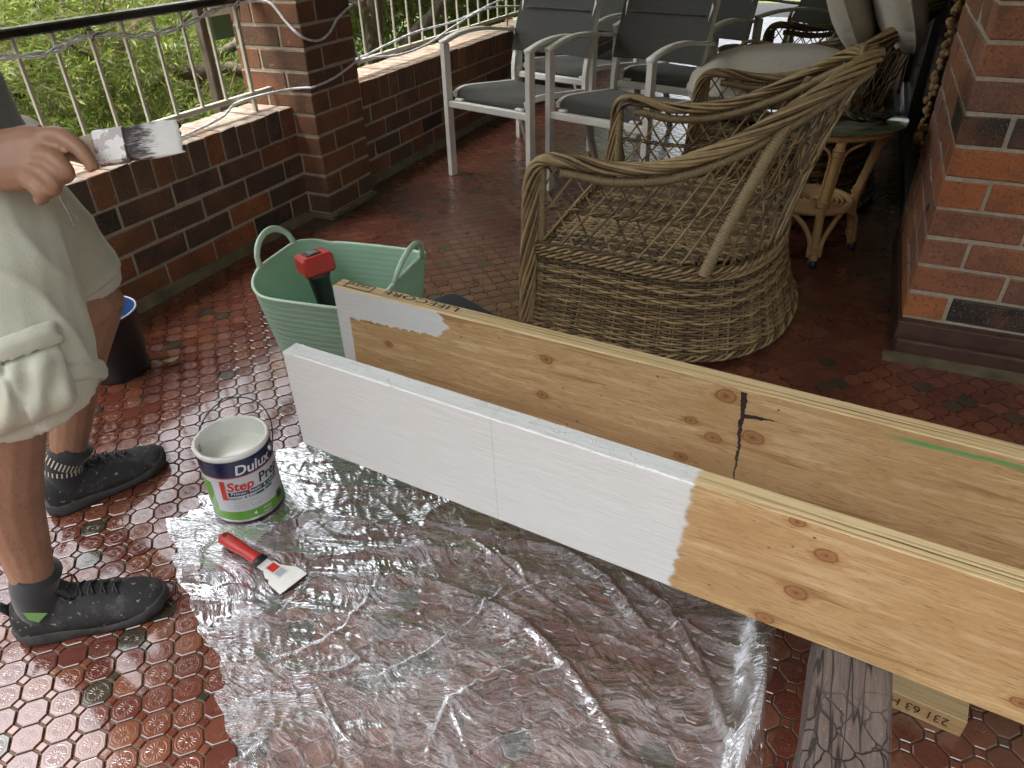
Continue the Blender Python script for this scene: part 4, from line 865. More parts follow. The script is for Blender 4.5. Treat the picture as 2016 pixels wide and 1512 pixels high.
# ------------------------------------------------------------------ clear plastic sheet
LY = np.array([-1.38, -1.457, -1.71, -1.788, -1.928, -2.014, -2.09, -2.164, -2.40]); LX = np.array([1.06, 1.017, .95, .946, 1.14, 1.308, 1.391, 1.48, 1.74])
RY = np.array([-1.38, -1.53, -1.72, -1.81, -2.1, -2.40]); RX = np.array([2.27, 2.27, 2.262, 2.272, 2.275, 2.28])
nu, nv = 460, 340; ys = np.linspace(-1.38, -2.40, nv); xl = np.interp(-ys, -LY, LX)+.012*np.sin(ys*61)+.008*np.sin(ys*143); xr_ = np.interp(-ys, -RY, RX)+.006*np.sin(ys*37)
uu = np.linspace(0, 1, nu); X = xl[:, None]*(1-uu)+xr_[:, None]*uu; Y = np.repeat(ys[:, None], nu, 1)+.012*np.sin(uu*19)[None]*np.exp(-((ys+1.38)/.1)**2)[:, None]
P = np.stack([X, Y, 0*X], -1).reshape(-1, 3)
def ridge(sc, ang, an, seed, warp=.02):
    c, s_ = math.cos(ang), math.sin(ang); Q = np.c_[(P[:, 0]*c+P[:, 1]*s_), (-P[:, 0]*s_+P[:, 1]*c)*an, 0*P[:, 0]]
    Q[:, 0] += warp*vnoise(P, 9, seed+50); Q[:, 1] += warp*an*vnoise(P, 7, seed+60); v = vnoise(Q, sc, seed); return np.clip(1-np.abs(v)*2.2, 0, 1)**2
amp = .55+.45*vnoise(P, 5, 21)
z = .0042+.0085*ridge(9, .45, 3.5, 1, .05)*np.clip(amp+.3, 0, 1.2)+.0075*ridge(11, -.5, 3.2, 2, .05)*np.clip(1.1-amp, 0, 1.2)+.0026*ridge(20, .2, 4.0, 3)+.0016*ridge(30, -.9, 4.0, 4)
def fold(pts, h, w):
    global z
    C_ = crom([(a, b, 0) for a, b in pts], 60)[:, :2]; bb = 3.2*w; sel = np.nonzero((P[:, 0] > C_[:, 0].min()-bb) & (P[:, 0] < C_[:, 0].max()+bb) & (P[:, 1] > C_[:, 1].min()-bb) & (P[:, 1] < C_[:, 1].max()+bb))[0]; Ps = P[sel, :2]; d = np.full(len(sel), 9.); s = np.zeros(len(sel))
    for i in range(59):
        a, b = C_[i], C_[i+1]; ab = b-a; tt = np.clip(((Ps-a)@ab)/(ab@ab), 0, 1); dd = np.linalg.norm(Ps-a-tt[:, None]*ab, axis=1); k = dd < d; d[k] = dd[k]; s[k] = (i+tt[k])/59
    z[sel] += h*np.exp(-(d/w)**2)*np.sin(np.clip(s, .02, .98)*np.pi)**.5
def fl(px, py, zz=.0):
    d = CR.T@np.array([(px-1008)/1420.1, -(py-756)/1420.1, 1.]); k = (zz-CC[2])/d[2]; p = CC+k*d; return (p[0], p[1])
fold([fl(520,1110), fl(700,1165), fl(900,1190), fl(1010,1225), fl(1110,1320), fl(1190,1430), fl(1230,1512)], .022, .009)
fold([fl(960,1060), fl(1100,1090), fl(1190,1150), fl(1270,1250), fl(1360,1330), fl(1440,1480)], .018, .010)
fold([fl(1230,1140), fl(1310,1210), fl(1380,1330), fl(1425,1450)], .016, .008)
fold([fl(440,1230), fl(600,1210), fl(760,1240), fl(900,1270)], .012, .010)
fold([fl(400,1030), fl(480,1035), fl(560,1040), fl(620,1010)], .014, .010)
for k in range(9): fold([fl(885, 1385), fl(885+70*math.cos(-.9+.33*k), 1385+30*math.sin(-.9+.33*k)), fl(885+260*math.cos(-.9+.33*k), 1385+110*math.sin(-.9+.33*k))], .009, .005)
rf = np.random.default_rng(31)
for k in range(26):
    a0 = rf.normal(.35, .55); c0 = np.array(fl(rf.uniform(420, 1400), rf.uniform(1010, 1500))); L_ = rf.uniform(.10, .34); d0 = np.array([math.cos(a0), math.sin(a0)]); n0 = np.array([-d0[1], d0[0]])*rf.normal(0, .05)
    fold([tuple(c0-d0*L_/2), tuple(c0+n0*.6), tuple(c0+d0*L_/2)], rf.uniform(.005, .012), rf.uniform(.003, .006))
fold([fl(1492,1222), fl(1475,1330), fl(1468,1420), fl(1455,1512), fl(1440,1600)], .085, .018); fold([fl(1520,1250), fl(1498,1330), fl(1488,1420), fl(1480,1512)], .07, .012)
dc = np.linalg.norm(P[:, :2]-np.array([1.06, -1.64]), axis=1); z = np.where(dc < .10, .0035, z*np.clip((dc-.10)/.04, 0, 1)+.0035*(1-np.clip((dc-.10)/.04, 0, 1)))
ds = np.abs((P[:, 0]-1.21)*.18+(P[:, 1]+1.803)*.98); ds = np.where((P[:, 0] > 1.08) & (P[:, 0] < 1.35), ds, 9); z = np.minimum(z, .0045+np.clip(ds-.04, 0, 1)*.5)
F3 = np.c_[P[:, :2], np.maximum(z, .003)].reshape(nv, nu, 3); m_ = MB(); m_.grid(F3); o = m_.build('plastic_sheet', M['film'], None, True); tag(o, 'crumpled clear plastic sheet spread on the tiles below the white board', 'plastic sheet')

# ------------------------------------------------------------------ green tub with tool
TC = np.array([.985, -1.06]); t = thing('rubber_tub', 'green flexible tub with two loop handles behind the boards', 'tub', (TC[0], TC[1], 0), (0, 0, R_(7)))
def sq(th, p=4.5): return (np.abs(np.cos(th))**p+np.abs(np.sin(th))**p)**(-1/p)
nt = 120; th = np.arange(nt)*2*np.pi/nt
def rimz(q):  # wall top: lifted towards the handle sides
    c = np.abs(np.cos(q)); return .335+.035*np.clip((c-.62)/.3, 0, 1)**1.0
def wall(q, f, inn=0.0):
    zt = rimz(q); zz = f*zt; hs_ = (.148+.056*(zz/.36)**.85)-inn; r = hs_*sq(q); return np.c_[r*np.cos(q), r*np.sin(q), zz]
rings = [np.c_[.01*np.cos(th), .01*np.sin(th), 0*th]]
fs_ = np.linspace(0, 1, 61)
for i, f in enumerate(fs_): rings.append(wall(th, f, .0 if i % 3 else .0018))
for i, f in enumerate(fs_[::-1]): rings.append(wall(th, max(f, .015), .0055 if (60-i) % 3 else .0070))
rings.append(np.c_[.01*np.cos(th), .01*np.sin(th), 0*th+.0055]); m_ = MB(); m_.loft(rings); m_.build('wall', M['tub'], t, True)
m_ = MB(); m_.tube(wall(th, 1.0, .0025)+np.array([0, 0, .001]), .0052, 7, closed=True); m_.build('rolled_rim', M['tub_rim'], t, True)
for s in (0, np.pi):
    m_ = MB(); q = np.linspace(-.42, .42, 22); base = wall(q+s, 1.0, .0025); hgt = .072*np.sqrt(np.clip(1-(q/.42)**2, 0, 1)); P_ = base.copy(); P_[:, 2] += hgt-.004; outw = np.array([math.cos(s), 0, 0]); P_ += outw*(hgt*.25)[:, None]
    m_.tube(P_, .0095, 8, flat=.7); m_.build('handle', M['tub_rim'], t, True)
m_ = MB()
# tool standing on its nose in the tub, red battery foot up
t = thing('cordless_tool', 'red and black cordless tool standing in the green tub', 'power tool', (.985, -1.11, .0075), (R_(4), R_(-7), R_(-30)))
m_ = MB(); m_.loft([[(x*a, y*b, z) for x, y in ((-1,-.7), (-.7,-1), (.7,-1), (1,-.7), (1,.7), (.7,1), (-.7,1), (-1,.7))] for a, b, z in ((.030,.045,0), (.032,.05,.05), (.026,.03,.10), (.020,.022,.16), (.019,.022,.26), (.022,.026,.33), (.03,.034,.35))]); m_.build('grip', M['black'], t, True)
m_ = MB(); m_.box((-.040,-.042,.348), (.040,.046,.402), .007); bt = m_.build('battery', M['red'], t)
m_ = MB(); m_.box((-.022,-.022,.4025), (.022,.022,.405), .001); m_.build('socket', M['black'], bt)
for k in range(4): m_ = MB(); m_.box((-.015+.0085*k, -.012, .4052), (-.0115+.0085*k, .012, .408)); m_.build('contact', M['tin'], bt)
m_ = MB(); m_.box((-.034,-.05,.0), (.034,.055,.06), .010); m_.build('motor_housing', M['red'], t)
# dark storage box behind the boards
t = thing('storage_box', 'dark slate plastic box with rounded lid between tub and wicker armchair', 'box', (1.205, -.855, 0), (0, 0, R_(-26)))
def rbox(m_, hx, hy, r, z0, z1, tp=1.0):
    pts = []
    for cx, cy, a0 in ((hx-r, hy-r, 0), (-hx+r, hy-r, 90), (-hx+r, -hy+r, 180), (hx-r, -hy+r, 270)):
        for q in range(6): a = R_(a0+18*q); pts.append((cx+r*math.cos(a), cy+r*math.sin(a)))
    pts = np.array(pts); zs = [(z0, tp*.985), (z0+.004, tp), (z1-.006, 1.0), (z1-.0015, .985), (z1, .955)]
    m_.loft([[(x*k, y*k, z) for x, y in pts] for z, k in zs])
m_ = MB(); rbox(m_, .112, .088, .03, 0, .128, .92); m_.build('tub_body', M['black'], t, True)
m_ = MB(); rbox(m_, .120, .096, .034, .1285, .150); m_.build('lid', M['slate'], t, True)
# black bucket by the parapet
t = thing('bucket', 'black bucket with blue inside standing behind the painter near the parapet', 'bucket', (.275, -1.325, 0))
m_ = MB(); m_.lathe([(.001,.0), (.082,.0), (.086,.006), (.100,.196), (.104,.2), (.104,.206), (.0985,.206)], n=40); m_.build('shell', M['black'], t, True)
m_ = MB(); m_.lathe([(.0985,.2055), (.0965,.198), (.083,.012), (.001,.010)], n=40); m_.build('lining', simple('blue_lining', (.03,.07,.20), .35), t, True)
m_ = MB(); a = np.linspace(0, 6.283, 41)[:-1]; m_.tube([(.1015*math.cos(q), .1015*math.sin(q), .207) for q in a], .003, 6, closed=True); m_.build('rim', simple('rim_highlight', (.45,.5,.58), .4), t, True)  # pale colour paints in the white highlight along the bucket's lip

# ------------------------------------------------------------------ paint tin
KC = (1.06, -1.64, .0065); KR = .081; t = thing('paint_tin', 'open tin of white primer standing on the edge of the plastic sheet', 'paint tin', KC)
def band(z0, z1, r, mat, name, a0=0, a1=360, par=t):
    m_ = MB(); n = max(6, int(64*(a1-a0)/360)); a = np.radians(np.linspace(a0, a1, n+1)); m_.grid([[(r*math.cos(q), r*math.sin(q), zz) for q in a] for zz in (z0, z1)]); return m_.build(name, mat, par, True)
m_ = MB(); m_.lathe([(.001,0), (KR-.001,0), (KR+.0015,.002), (KR+.0015,.007), (KR,.009), (KR,.178), (KR+.0012,.180), (KR+.002,.186), (KR-.001,.189), (KR-.0052,.1885), (KR-.0056,.184), (KR-.0015,.181), (KR-.0015,.005), (.001,.004)], n=64); m_.build('shell', M['tin'], t, True)
m_ = MB(); m_.lathe([(KR+.0024,.1795), (KR+.0028,.186), (KR+.0002,.1900), (KR-.0058,.1894), (KR-.0066,.184), (KR-.0030,.178), (KR-.0025,.140)], n=64); 
for a, l in ((195,.020), (203,.035), (212,.014), (222,.024), (228,.012)):
    q = R_(a); m_.tube([((KR+.0015)*math.cos(q), (KR+.0015)*math.sin(q), .184-l*f) for f in (0,.4,.8,1)], [.004,.003,.0035,.002], 6)
m_.build('paint_smears', M['primer_dry'], t, True)
m_ = MB(); m_.lathe([(.001,.142), (KR-.002,.142)], n=64); m_.build('primer', M['primer'], t, True)
lb = band(.009, .1765, KR+.0004, M['label_white'], 'label')
def sub(z0, z1, mat, name, a0=0, a1=360, e=.0007): return band(z0, z1, KR+e, mat, name, a0, a1, lb)
A0 = -30   # label front
sub(.134, .1765, M['navy'], 'label_band'); sub(.1315, .1335, M['label_red'], 'label_band'); sub(.009, .034, M['label_green'], 'label_band'); sub(.035, .118, M['label_green'], 'label_panel', A0-118, A0-64)
def ltext(s, size, a, z, mat, bold=0.0, shear=0.0, e=.0012, sx=1.0):
    V, F = text_mesh(s, size, bold); m_ = MB(); r = KR+e; q = R_(a)+(V[:, 0]*sx+shear*V[:, 1])/r; m_.add(np.c_[r*np.cos(q), r*np.sin(q), z+V[:, 1]], F); return m_.build('label_print', mat, lb)
ltext('Dulux', .036, A0-20, .1395, M['label_txt'], .0007, .18); ltext('1', .074, A0-58, .072, M['label_red'], .0024, .05); ltext('Step', .034, A0-38, .0965, M['label_red'], .0009, .18); ltext('Prep', .035, A0+12, .100, M['ink'], .0007, .15)
sub(.0800, .0925, M['navy'], 'label_band', A0-38, A0+50, .0008); ltext('Primer, Sealer & Undercoat', .0125, A0-34, .0835, M['label_txt'], .0001, 0, .0013)
ltext('Interior & Exterior', .0105, A0-40, .071, M['ink'], .0001); 
for k, s in enumerate(('Superior adhesion', 'Easy clean up', 'Low odour, fast dry')): ltext(s, .0075, A0-34, .060-.008*k, M['label_grey'])
sub(.070, .077, M['teal'], 'label_chip', A0+4, A0+18, .0009); sub(.071, .078, M['teal'], 'label_chip', A0+20, A0+34, .0009)
ltext('4', .016, A0-8, .016, M['label_txt'], .0003); ltext('Water', .0085, A0+8, .0225, M['label_txt'], .0001); ltext('based', .0085, A0+8, .0125, M['label_txt'], .0001)
m_ = MB()
for k in range(13):
    a = R_(A0+38+k*1.15); w = .0004+.0003*(k*7 % 3); r = KR+.001; m_.add([(r*math.cos(a), r*math.sin(a), .020), (r*math.cos(a+w/r*2), r*math.sin(a+w/r*2), .020), (r*math.cos(a+w/r*2), r*math.sin(a+w/r*2), .043), (r*math.cos(a), r*math.sin(a), .043)], [(0,1,2,3)])
m_.build('bar_code', M['ink'], lb)
u = np.array([-.913,-.406,0]); wv = np.array([-.406,.913,0])
m_ = MB(); q = np.linspace(0, np.pi, 26); dd = wv*.62+np.array([0, 0, 1])*.50; m_.tube([np.array([0,0,.158])+.088*math.cos(a)*u+.150*math.sin(a)**.8*dd for a in q], .0016, 6); m_.build('wire_bail', M['slate'], t, True)
for s in (1, -1): m_ = MB(); c = u*s*(KR+.003)+np.array([0,0,.158]); m_.tube([c-u*s*.006, c, c+u*s*.005], [.010,.010,.005], 12); m_.build('bail_ear', M['tin'], t, True)

# ------------------------------------------------------------------ scraper
a = math.atan2(-1.805+1.775, 1.325-1.105); t = thing('paint_scraper', 'red handled paint scraper lying on the plastic sheet', 'scraper', (1.10, -1.772, .010), (0, R_(1.5), R_(-10)))
m_ = MB(); m_.loft([[(x, y*w, .011+zz*h) for y, zz in ((-1,0), (-.7,.8), (0,1), (.7,.8), (1,0), (.7,-.8), (0,-1), (-.7,-.8))] for x, w, h in ((0,.010,.007), (.008,.0165,.010), (.05,.0165,.0115), (.09,.0135,.010), (.118,.015,.010), (.128,.0155,.010))]); hd_ = m_.build('handle', M['red'], t, True)
m_ = MB(); m_.loft([[(x, y*w, .011+zz*h) for y, zz in ((-1,0), (-.7,.8), (0,1), (.7,.8), (1,0), (.7,-.8), (0,-1), (-.7,-.8))] for x, w, h in ((.124,.0172,.0112), (.134,.0172,.0112))]); m_.build('collar', M['black'], t, True)
m_ = MB(); m_.lathe([(.0005,.0), (.0048,.0), (.0048,.0006)], (.014, 0, .0213), 14); m_.build('hang_hole', M['black'], hd_)
m_ = MB(); m_.prism([(.130,-.014), (.155,-.014), (.163,-.020), (.172,-.024), (.182,-.024), (.190,-.031), (.232,-.036), (.237,.034), (.205,.034), (.185,.024), (.155,.014), (.130,.014)], .0065, .0082); bl = m_.build('blade', M['primer_dry'], t)
m_ = MB(); m_.box((.150,-.010,.0084), (.200,.018,.0088)); st_ = m_.build('sticker', M['label_white'], bl)
m_ = MB(); m_.box((.154,-.006,.0089), (.176,.014,.0092)); m_.build('sticker_print', M['label_red'], st_)
m_ = MB(); m_.box((.179,-.006,.0089), (.197,.014,.0091)); m_.build('sticker_print', M['label_grey'], st_)

# ------------------------------------------------------------------ fallen leaves
def leaf(label, loc, rot, L, curl, mat='dry_leaf'):
    n = 12; m_ = MB(); F = []
    for i in range(n):
        f = i/(n-1); w = L*.26*math.sin(math.pi*min(.98, f*.95+.03))**.8; a = curl*(f-.5); F.append([(L*(f-.5), w*s, .012*abs(s)+L*.5*(1-math.cos(a))) for s in (-1, -.5, 0, .5, 1)])
    m_.grid(F); tag(m_.build('dry_leaf', M[mat], None, True, loc, rot), label, 'leaf', 'fallen dry leaves')
leaf('dry brown leaf lying on the wicker seat', (1.955, -.42, .318), (.1, -.1, .7), .075, .9)
leaf('curled dry leaf on the tiles beside the rattan table', (2.045, .02, .003), (0, 0, .4), .05, 1.6)
leaf('small curled leaf on the tiles beside the black bucket', (.40, -1.235, .003), (0, 0, 1.0), .05, 1.5)

# ------------------------------------------------------------------ the painter
def DP(px, py, dep): return CC+CR.T@np.array([(px-1008)/1420.1, -(py-756)/1420.1, 1.])*dep
person = thing('person', 'person in khaki shorts and grey top holding a loaded paint brush', 'person', (.82, -1.93, 0))
PO = np.array([.82, -1.93, 0])
pel = np.array([.775,-1.825,.80]); rk = np.array([1.025,-2.02,.47]); ra = np.array([.955,-2.083,.085]); lk = np.array([.80,-1.66,.47]); la = np.array([.676,-1.798,.085]); rh = np.array([.91,-1.88,.80]); lh = np.array([.73,-1.74,.80])
b = MB(); c_ = lambda P, r, n=14, **k: b.tube(crom(np.array(P)-PO, 24), np.interp(np.linspace(0, 1, 24), np.linspace(0, 1, len(r)), r), n, **k)
c_([rh, (rh+rk)/2+np.array([.02,.01,0]), rk], [.085,.075,.060]); c_([lh, (lh+lk)/2, lk], [.085,.075,.060])
for k_, a_, bk in ((rk, ra, np.array([-.022,-.018,0])), (lk, la, np.array([-.02,-.022,0]))):
    c_([k_+np.array([0,0,.03]), k_*.70+a_*.30+bk, k_*.4+a_*.6+bk*.6, a_+np.array([0,0,.02])], [.056,.057,.044,.034])
# torso, neck, head
c_([pel, pel+np.array([-.01,-.01,.2]), pel+np.array([-.02,-.015,.45]), pel+np.array([-.02,-.015,.58])], [.13,.135,.14,.09], 18); c_([pel+np.array([-.02,-.015,.55]), pel+np.array([-.01,-.005,.72])], [.058,.055])
hc = pel+np.array([.0,.0,.80]); fw = np.array([.70,.71,0]); sdv = np.array([.71,-.70,0])
aa = np.arange(20)*2*np.pi/20; b.loft([[hc-PO+fw*(.098*k*math.cos(q)+o)+sdv*(.076*k*math.sin(q))+np.array([0,0,zz]) for q in aa] for zz, k, o in ((-.118,.35,.03), (-.10,.62,.02), (-.06,.86,.006), (0,1,.0), (.06,.96,-.006), (.10,.72,-.01), (.12,.35,-.01))])
c_([hc+fw*.085+np.array([0,0,.02]), hc+fw*.112+np.array([0,0,-.015]), hc+fw*.10+np.array([0,0,-.028])], [.010,.015,.012], 8)
for s in (-1, 1): c_([hc+sdv*s*.076+np.array([0,0,.02]), hc+sdv*s*.09-fw*.008+np.array([0,0,.0]), hc+sdv*s*.078+np.array([0,0,-.03])], [.012,.016,.010], 8)
c_([hc+fw*.088-sdv*.02+np.array([0,0,-.055]), hc+fw*.094+np.array([0,0,-.053]), hc+fw*.088+sdv*.02+np.array([0,0,-.055])], [.006,.009,.006], 8)
# right arm and hand (image coordinates and depth)
rs = pel+sdv*.19+np.array([-.02,-.01,.50]); re = np.array([.935,-2.055,1.0]); wr = DP(-45,325,1.045)
c_([rs, (rs+re)/2, re], [.052,.048,.042]); c_([re, (re+wr)/2, wr], [.044,.040,.031])
fwd = CR[2]
b.tube(crom([DP(-60,324,1.045)-PO, DP(0,318,1.045)-PO, DP(50,312,1.045)-PO, DP(92,305,1.04)-PO, DP(106,300,1.04)-PO], 20), np.interp(np.linspace(0,1,20), [0,.3,.6,.9,1], [.033,.046,.048,.040,.028]), 16, up=fwd, flat=.55)
def finger(L): b.tube(crom([DP(x, y, d)-PO for x, y, d, r in L], 16), np.interp(np.linspace(0,1,16), np.linspace(0,1,len(L)), [q[3] for q in L]), 10)
finger([(60,282,1.04,.016), (112,268,1.028,.0150), (149,287,1.020,.0122), (172,312,1.022,.0110), (187,336,1.028,.0088)])
finger([(66,310,1.038,.016), (101,311,1.018,.0150), (122,326,1.012,.0122), (133,342,1.018,.0108), (126,354,1.034,.008)])
finger([(60,334,1.036,.015), (88,341,1.016,.0140), (104,358,1.012,.0116), (107,372,1.020,.0100), (98,380,1.036,.008)])
finger([(50,352,1.036,.013), (70,366,1.022,.0125), (82,382,1.020,.0102), (82,392,1.028,.0090), (73,394,1.040,.007)])
finger([(30,295,1.075,.017), (85,280,1.092,.0155), (130,288,1.092,.0135), (160,302,1.088,.0095)])
# left arm, hanging behind the body
ls = pel-sdv*.19+np.array([-.02,-.01,.50]); le = ls+np.array([-.12,.0,-.26]); lw = le+np.array([-.06,-.02,-.24]); c_([ls, (ls+le)/2, le], [.052,.048,.042]); c_([le, (le+lw)/2, lw], [.044,.038,.030])
c_([lw, lw+np.array([-.01,0,-.07])], [.034,.038])
for k in range(4): c_([lw+np.array([-.01,-.03+.02*k,-.08]), lw+np.array([0,-.03+.02*k,-.12]), lw+np.array([.015,-.03+.02*k,-.145])], [.011,.010,.008], 8)
c_([lw+np.array([.01,-.03,-.03]), lw+np.array([.04,-.04,-.07]), lw+np.array([.045,-.04,-.10])], [.013,.012,.009], 8)
body = solid(b, 'body', M['skin'], .0035, person, 3)
# hair, shirt, shorts
b = MB(); b.loft([[hc-PO+fw*((.106)*k*math.cos(q)+o)+sdv*(.084*k*math.sin(q))+np.array([0,0,zz]) for q in aa] for zz, k, o in ((.0,.80,-.035), (.04,.95,-.022), (.08,.92,-.014), (.115,.66,-.012), (.132,.3,-.012))]); solid(b, 'hair', M['hair'], .008, person, 3)
b = MB(); c_([pel+np.array([.005,.005,-.065]), pel+np.array([.0,.0,.05]), pel+np.array([-.01,-.01,.2]), pel+np.array([-.02,-.015,.42]), pel+np.array([-.02,-.015,.55])], [.150,.152,.152,.155,.11], 24)
c_([rs-sdv*.08, rs, (rs+re)/2, re*.6+rs*.4], [.07,.07,.062,.058]); c_([ls+sdv*.08, ls, (ls+le)/2, le], [.07,.068,.058,.052]); c_([le, lw*.7+le*.3], [.052,.045])
solid(b, 'shirt', M['shirt'], .007, person, 5, lambda q: .004*vnoise(q*np.array([1,1,2.2]), 22, 3))
b = MB(); rhem = np.array([1.035,-1.985,.535]); lhem = np.array([.785,-1.70,.55])
c_([rh+np.array([-.01,.02,.06]), rh+np.array([.01,-.01,-.06]), (rh+rhem)/2, rhem+np.array([0,0,.03]), rhem], [.125,.132,.122,.116,.116], 22); c_([lh+np.array([.0,.0,.06]), lh+np.array([0,0,-.06]), (lh+lhem)/2, lhem+np.array([0,0,.03]), lhem], [.12,.125,.112,.104,.104], 22)
c_([pel+np.array([0,0,-.08]), pel+np.array([0,0,.0]), pel+np.array([0,0,.06])], [.135,.145,.145], 22)
def wr_(q):
    f = .0095*(1-np.abs(vnoise(q*np.array([1,1,.35])+.03*vnoise(q, 9, 2)[:, None], 22, 9)))**3+.0040*vnoise(q*np.array([.6,.6,1.5]), 24, 10); return f*np.clip((q[:, 2]-.53)/.06, 0, 1)
sh = solid(b, 'shorts', M['shorts'], .006, person, 4, wr_)
# hems
def hemring(cn, r, ax, name):
    ax = ax/np.linalg.norm(ax); x = np.cross(ax, (0,0,1)); x = x/np.linalg.norm(x) if np.linalg.norm(x) > .05 else np.array([1.,0,0]); y = np.cross(ax, x); m_ = MB(); q = np.arange(40)*2*np.pi/40
    m_.tube([cn-PO+(x*math.cos(k)+y*math.sin(k))*r for k in q], .008, 8, closed=True, up=tuple(ax), flat=2.2); m_.build(name, M['shorts'], sh, True)
hemring(rhem+np.array([0,0,.004]), .1185, rhem-(rh+rhem)/2, 'hem'); hemring(lhem+np.array([0,0,.006]), .1065, lhem-(lh+lhem)/2, 'hem')
# cargo pocket on the outer thigh: patches cut from the leg of the shorts and lifted off it
me_ = sh.data; nV = len(me_.vertices); co = np.empty(nV*3); me_.vertices.foreach_get('co', co); co = co.reshape(-1, 3); no = np.empty(nV*3); me_.vertices.foreach_get('normal', no); no = no.reshape(-1, 3)
wd_ = (co+PO-CC) @ CR.T; qx = 1008+1420.1*wd_[:, 0]/wd_[:, 2]; qy = 756-1420.1*wd_[:, 1]/wd_[:, 2]; fac = ((CC-co-PO)*no).sum(1)/np.linalg.norm(CC-co-PO, axis=1)
us = (qx-60)*.934-(qy-698)*.356; vs_ = (qx-60)*.356+(qy-698)*.934
def patch(name, par, u0, u1, v0, v1, lift, bulge, pleat=False, rnd=0.0):
    un = (us-u0)/(u1-u0); vn = (vs_-v0)/(v1-v0); ins = np.minimum(np.minimum(us-u0, u1-us), np.minimum(vs_-v0, v1-vs_))
    if rnd: ins = np.minimum(ins, rnd*.6-np.maximum(0, np.hypot(np.maximum(0, np.abs(un-.5)*(u1-u0)-(u1-u0)/2+rnd), np.maximum(0, vs_-v1+rnd))-rnd*.4)) if False else np.minimum(ins, rnd-np.hypot(np.maximum(0, np.maximum(u0+rnd-us, us-u1+rnd)), np.maximum(0, vs_-v1+rnd)))
    keep = (ins > -1.5) & (fac > .30) & (wd_[:, 2] < 1.30) & (us < 70); h = np.clip(ins/3.0, -.4, 1)*lift+bulge*np.clip(ins/34.0, 0, 1)**.7
    if pleat: h = h-.011*np.exp(-((us-(u0+.42*(u1-u0))-.10*(vs_-v0))/4.0)**2)*np.clip(ins/12, 0, 1)+.004*np.sin(us*.11+vs_*.05)*np.clip(ins/20, 0, 1)
    P_ = co+no*(h+.0015)[:, None]; idx = -np.ones(nV, int); k = np.nonzero(keep)[0]; idx[k] = np.arange(len(k)); F_ = [tuple(idx[v] for v in p.vertices) for p in me_.polygons if all(keep[v] for v in p.vertices)]
    lab = np.arange(len(k))          # keep the one connected patch
    FA = np.array([f_ for f_ in F_ if len(f_) == 4])
    for _ in range(400):
        old = lab.copy(); mn = lab[FA].min(1)
        for c4 in range(4): np.minimum.at(lab, FA[:, c4], mn)
        if (old == lab).all(): break
    big = np.bincount(lab).argmax(); F_ = [f_ for f_ in F_ if lab[f_[0]] == big]; used = sorted({i_ for f_ in F_ for i_ in f_}); rm = {i_: n_ for n_, i_ in enumerate(used)}; F_ = [tuple(rm[i_] for i_ in f_) for f_ in F_]; k = k[used]
    m_ = MB(); m_.add(P_[k], F_); return m_.build(name, M['shorts'], par, True)
pk = patch('cargo_pocket', sh, -150, 56, -4, 124, .006, .016, True, 30)
patch('pocket_flap', pk, -160, 64, -50, 2, .013, .012)
hit = np.argmin(np.where(fac > .2, np.hypot(qx-45, qy-716), 1e9)); cbt = co[hit]+no[hit]*.019; nn = no[hit]
m_ = MB(); m_.tube([cbt-nn*.006, cbt+nn*.003, cbt+nn*.005], [.0075,.0075,.005], 14); m_.build('press_stud', M['tin'], pk, True)
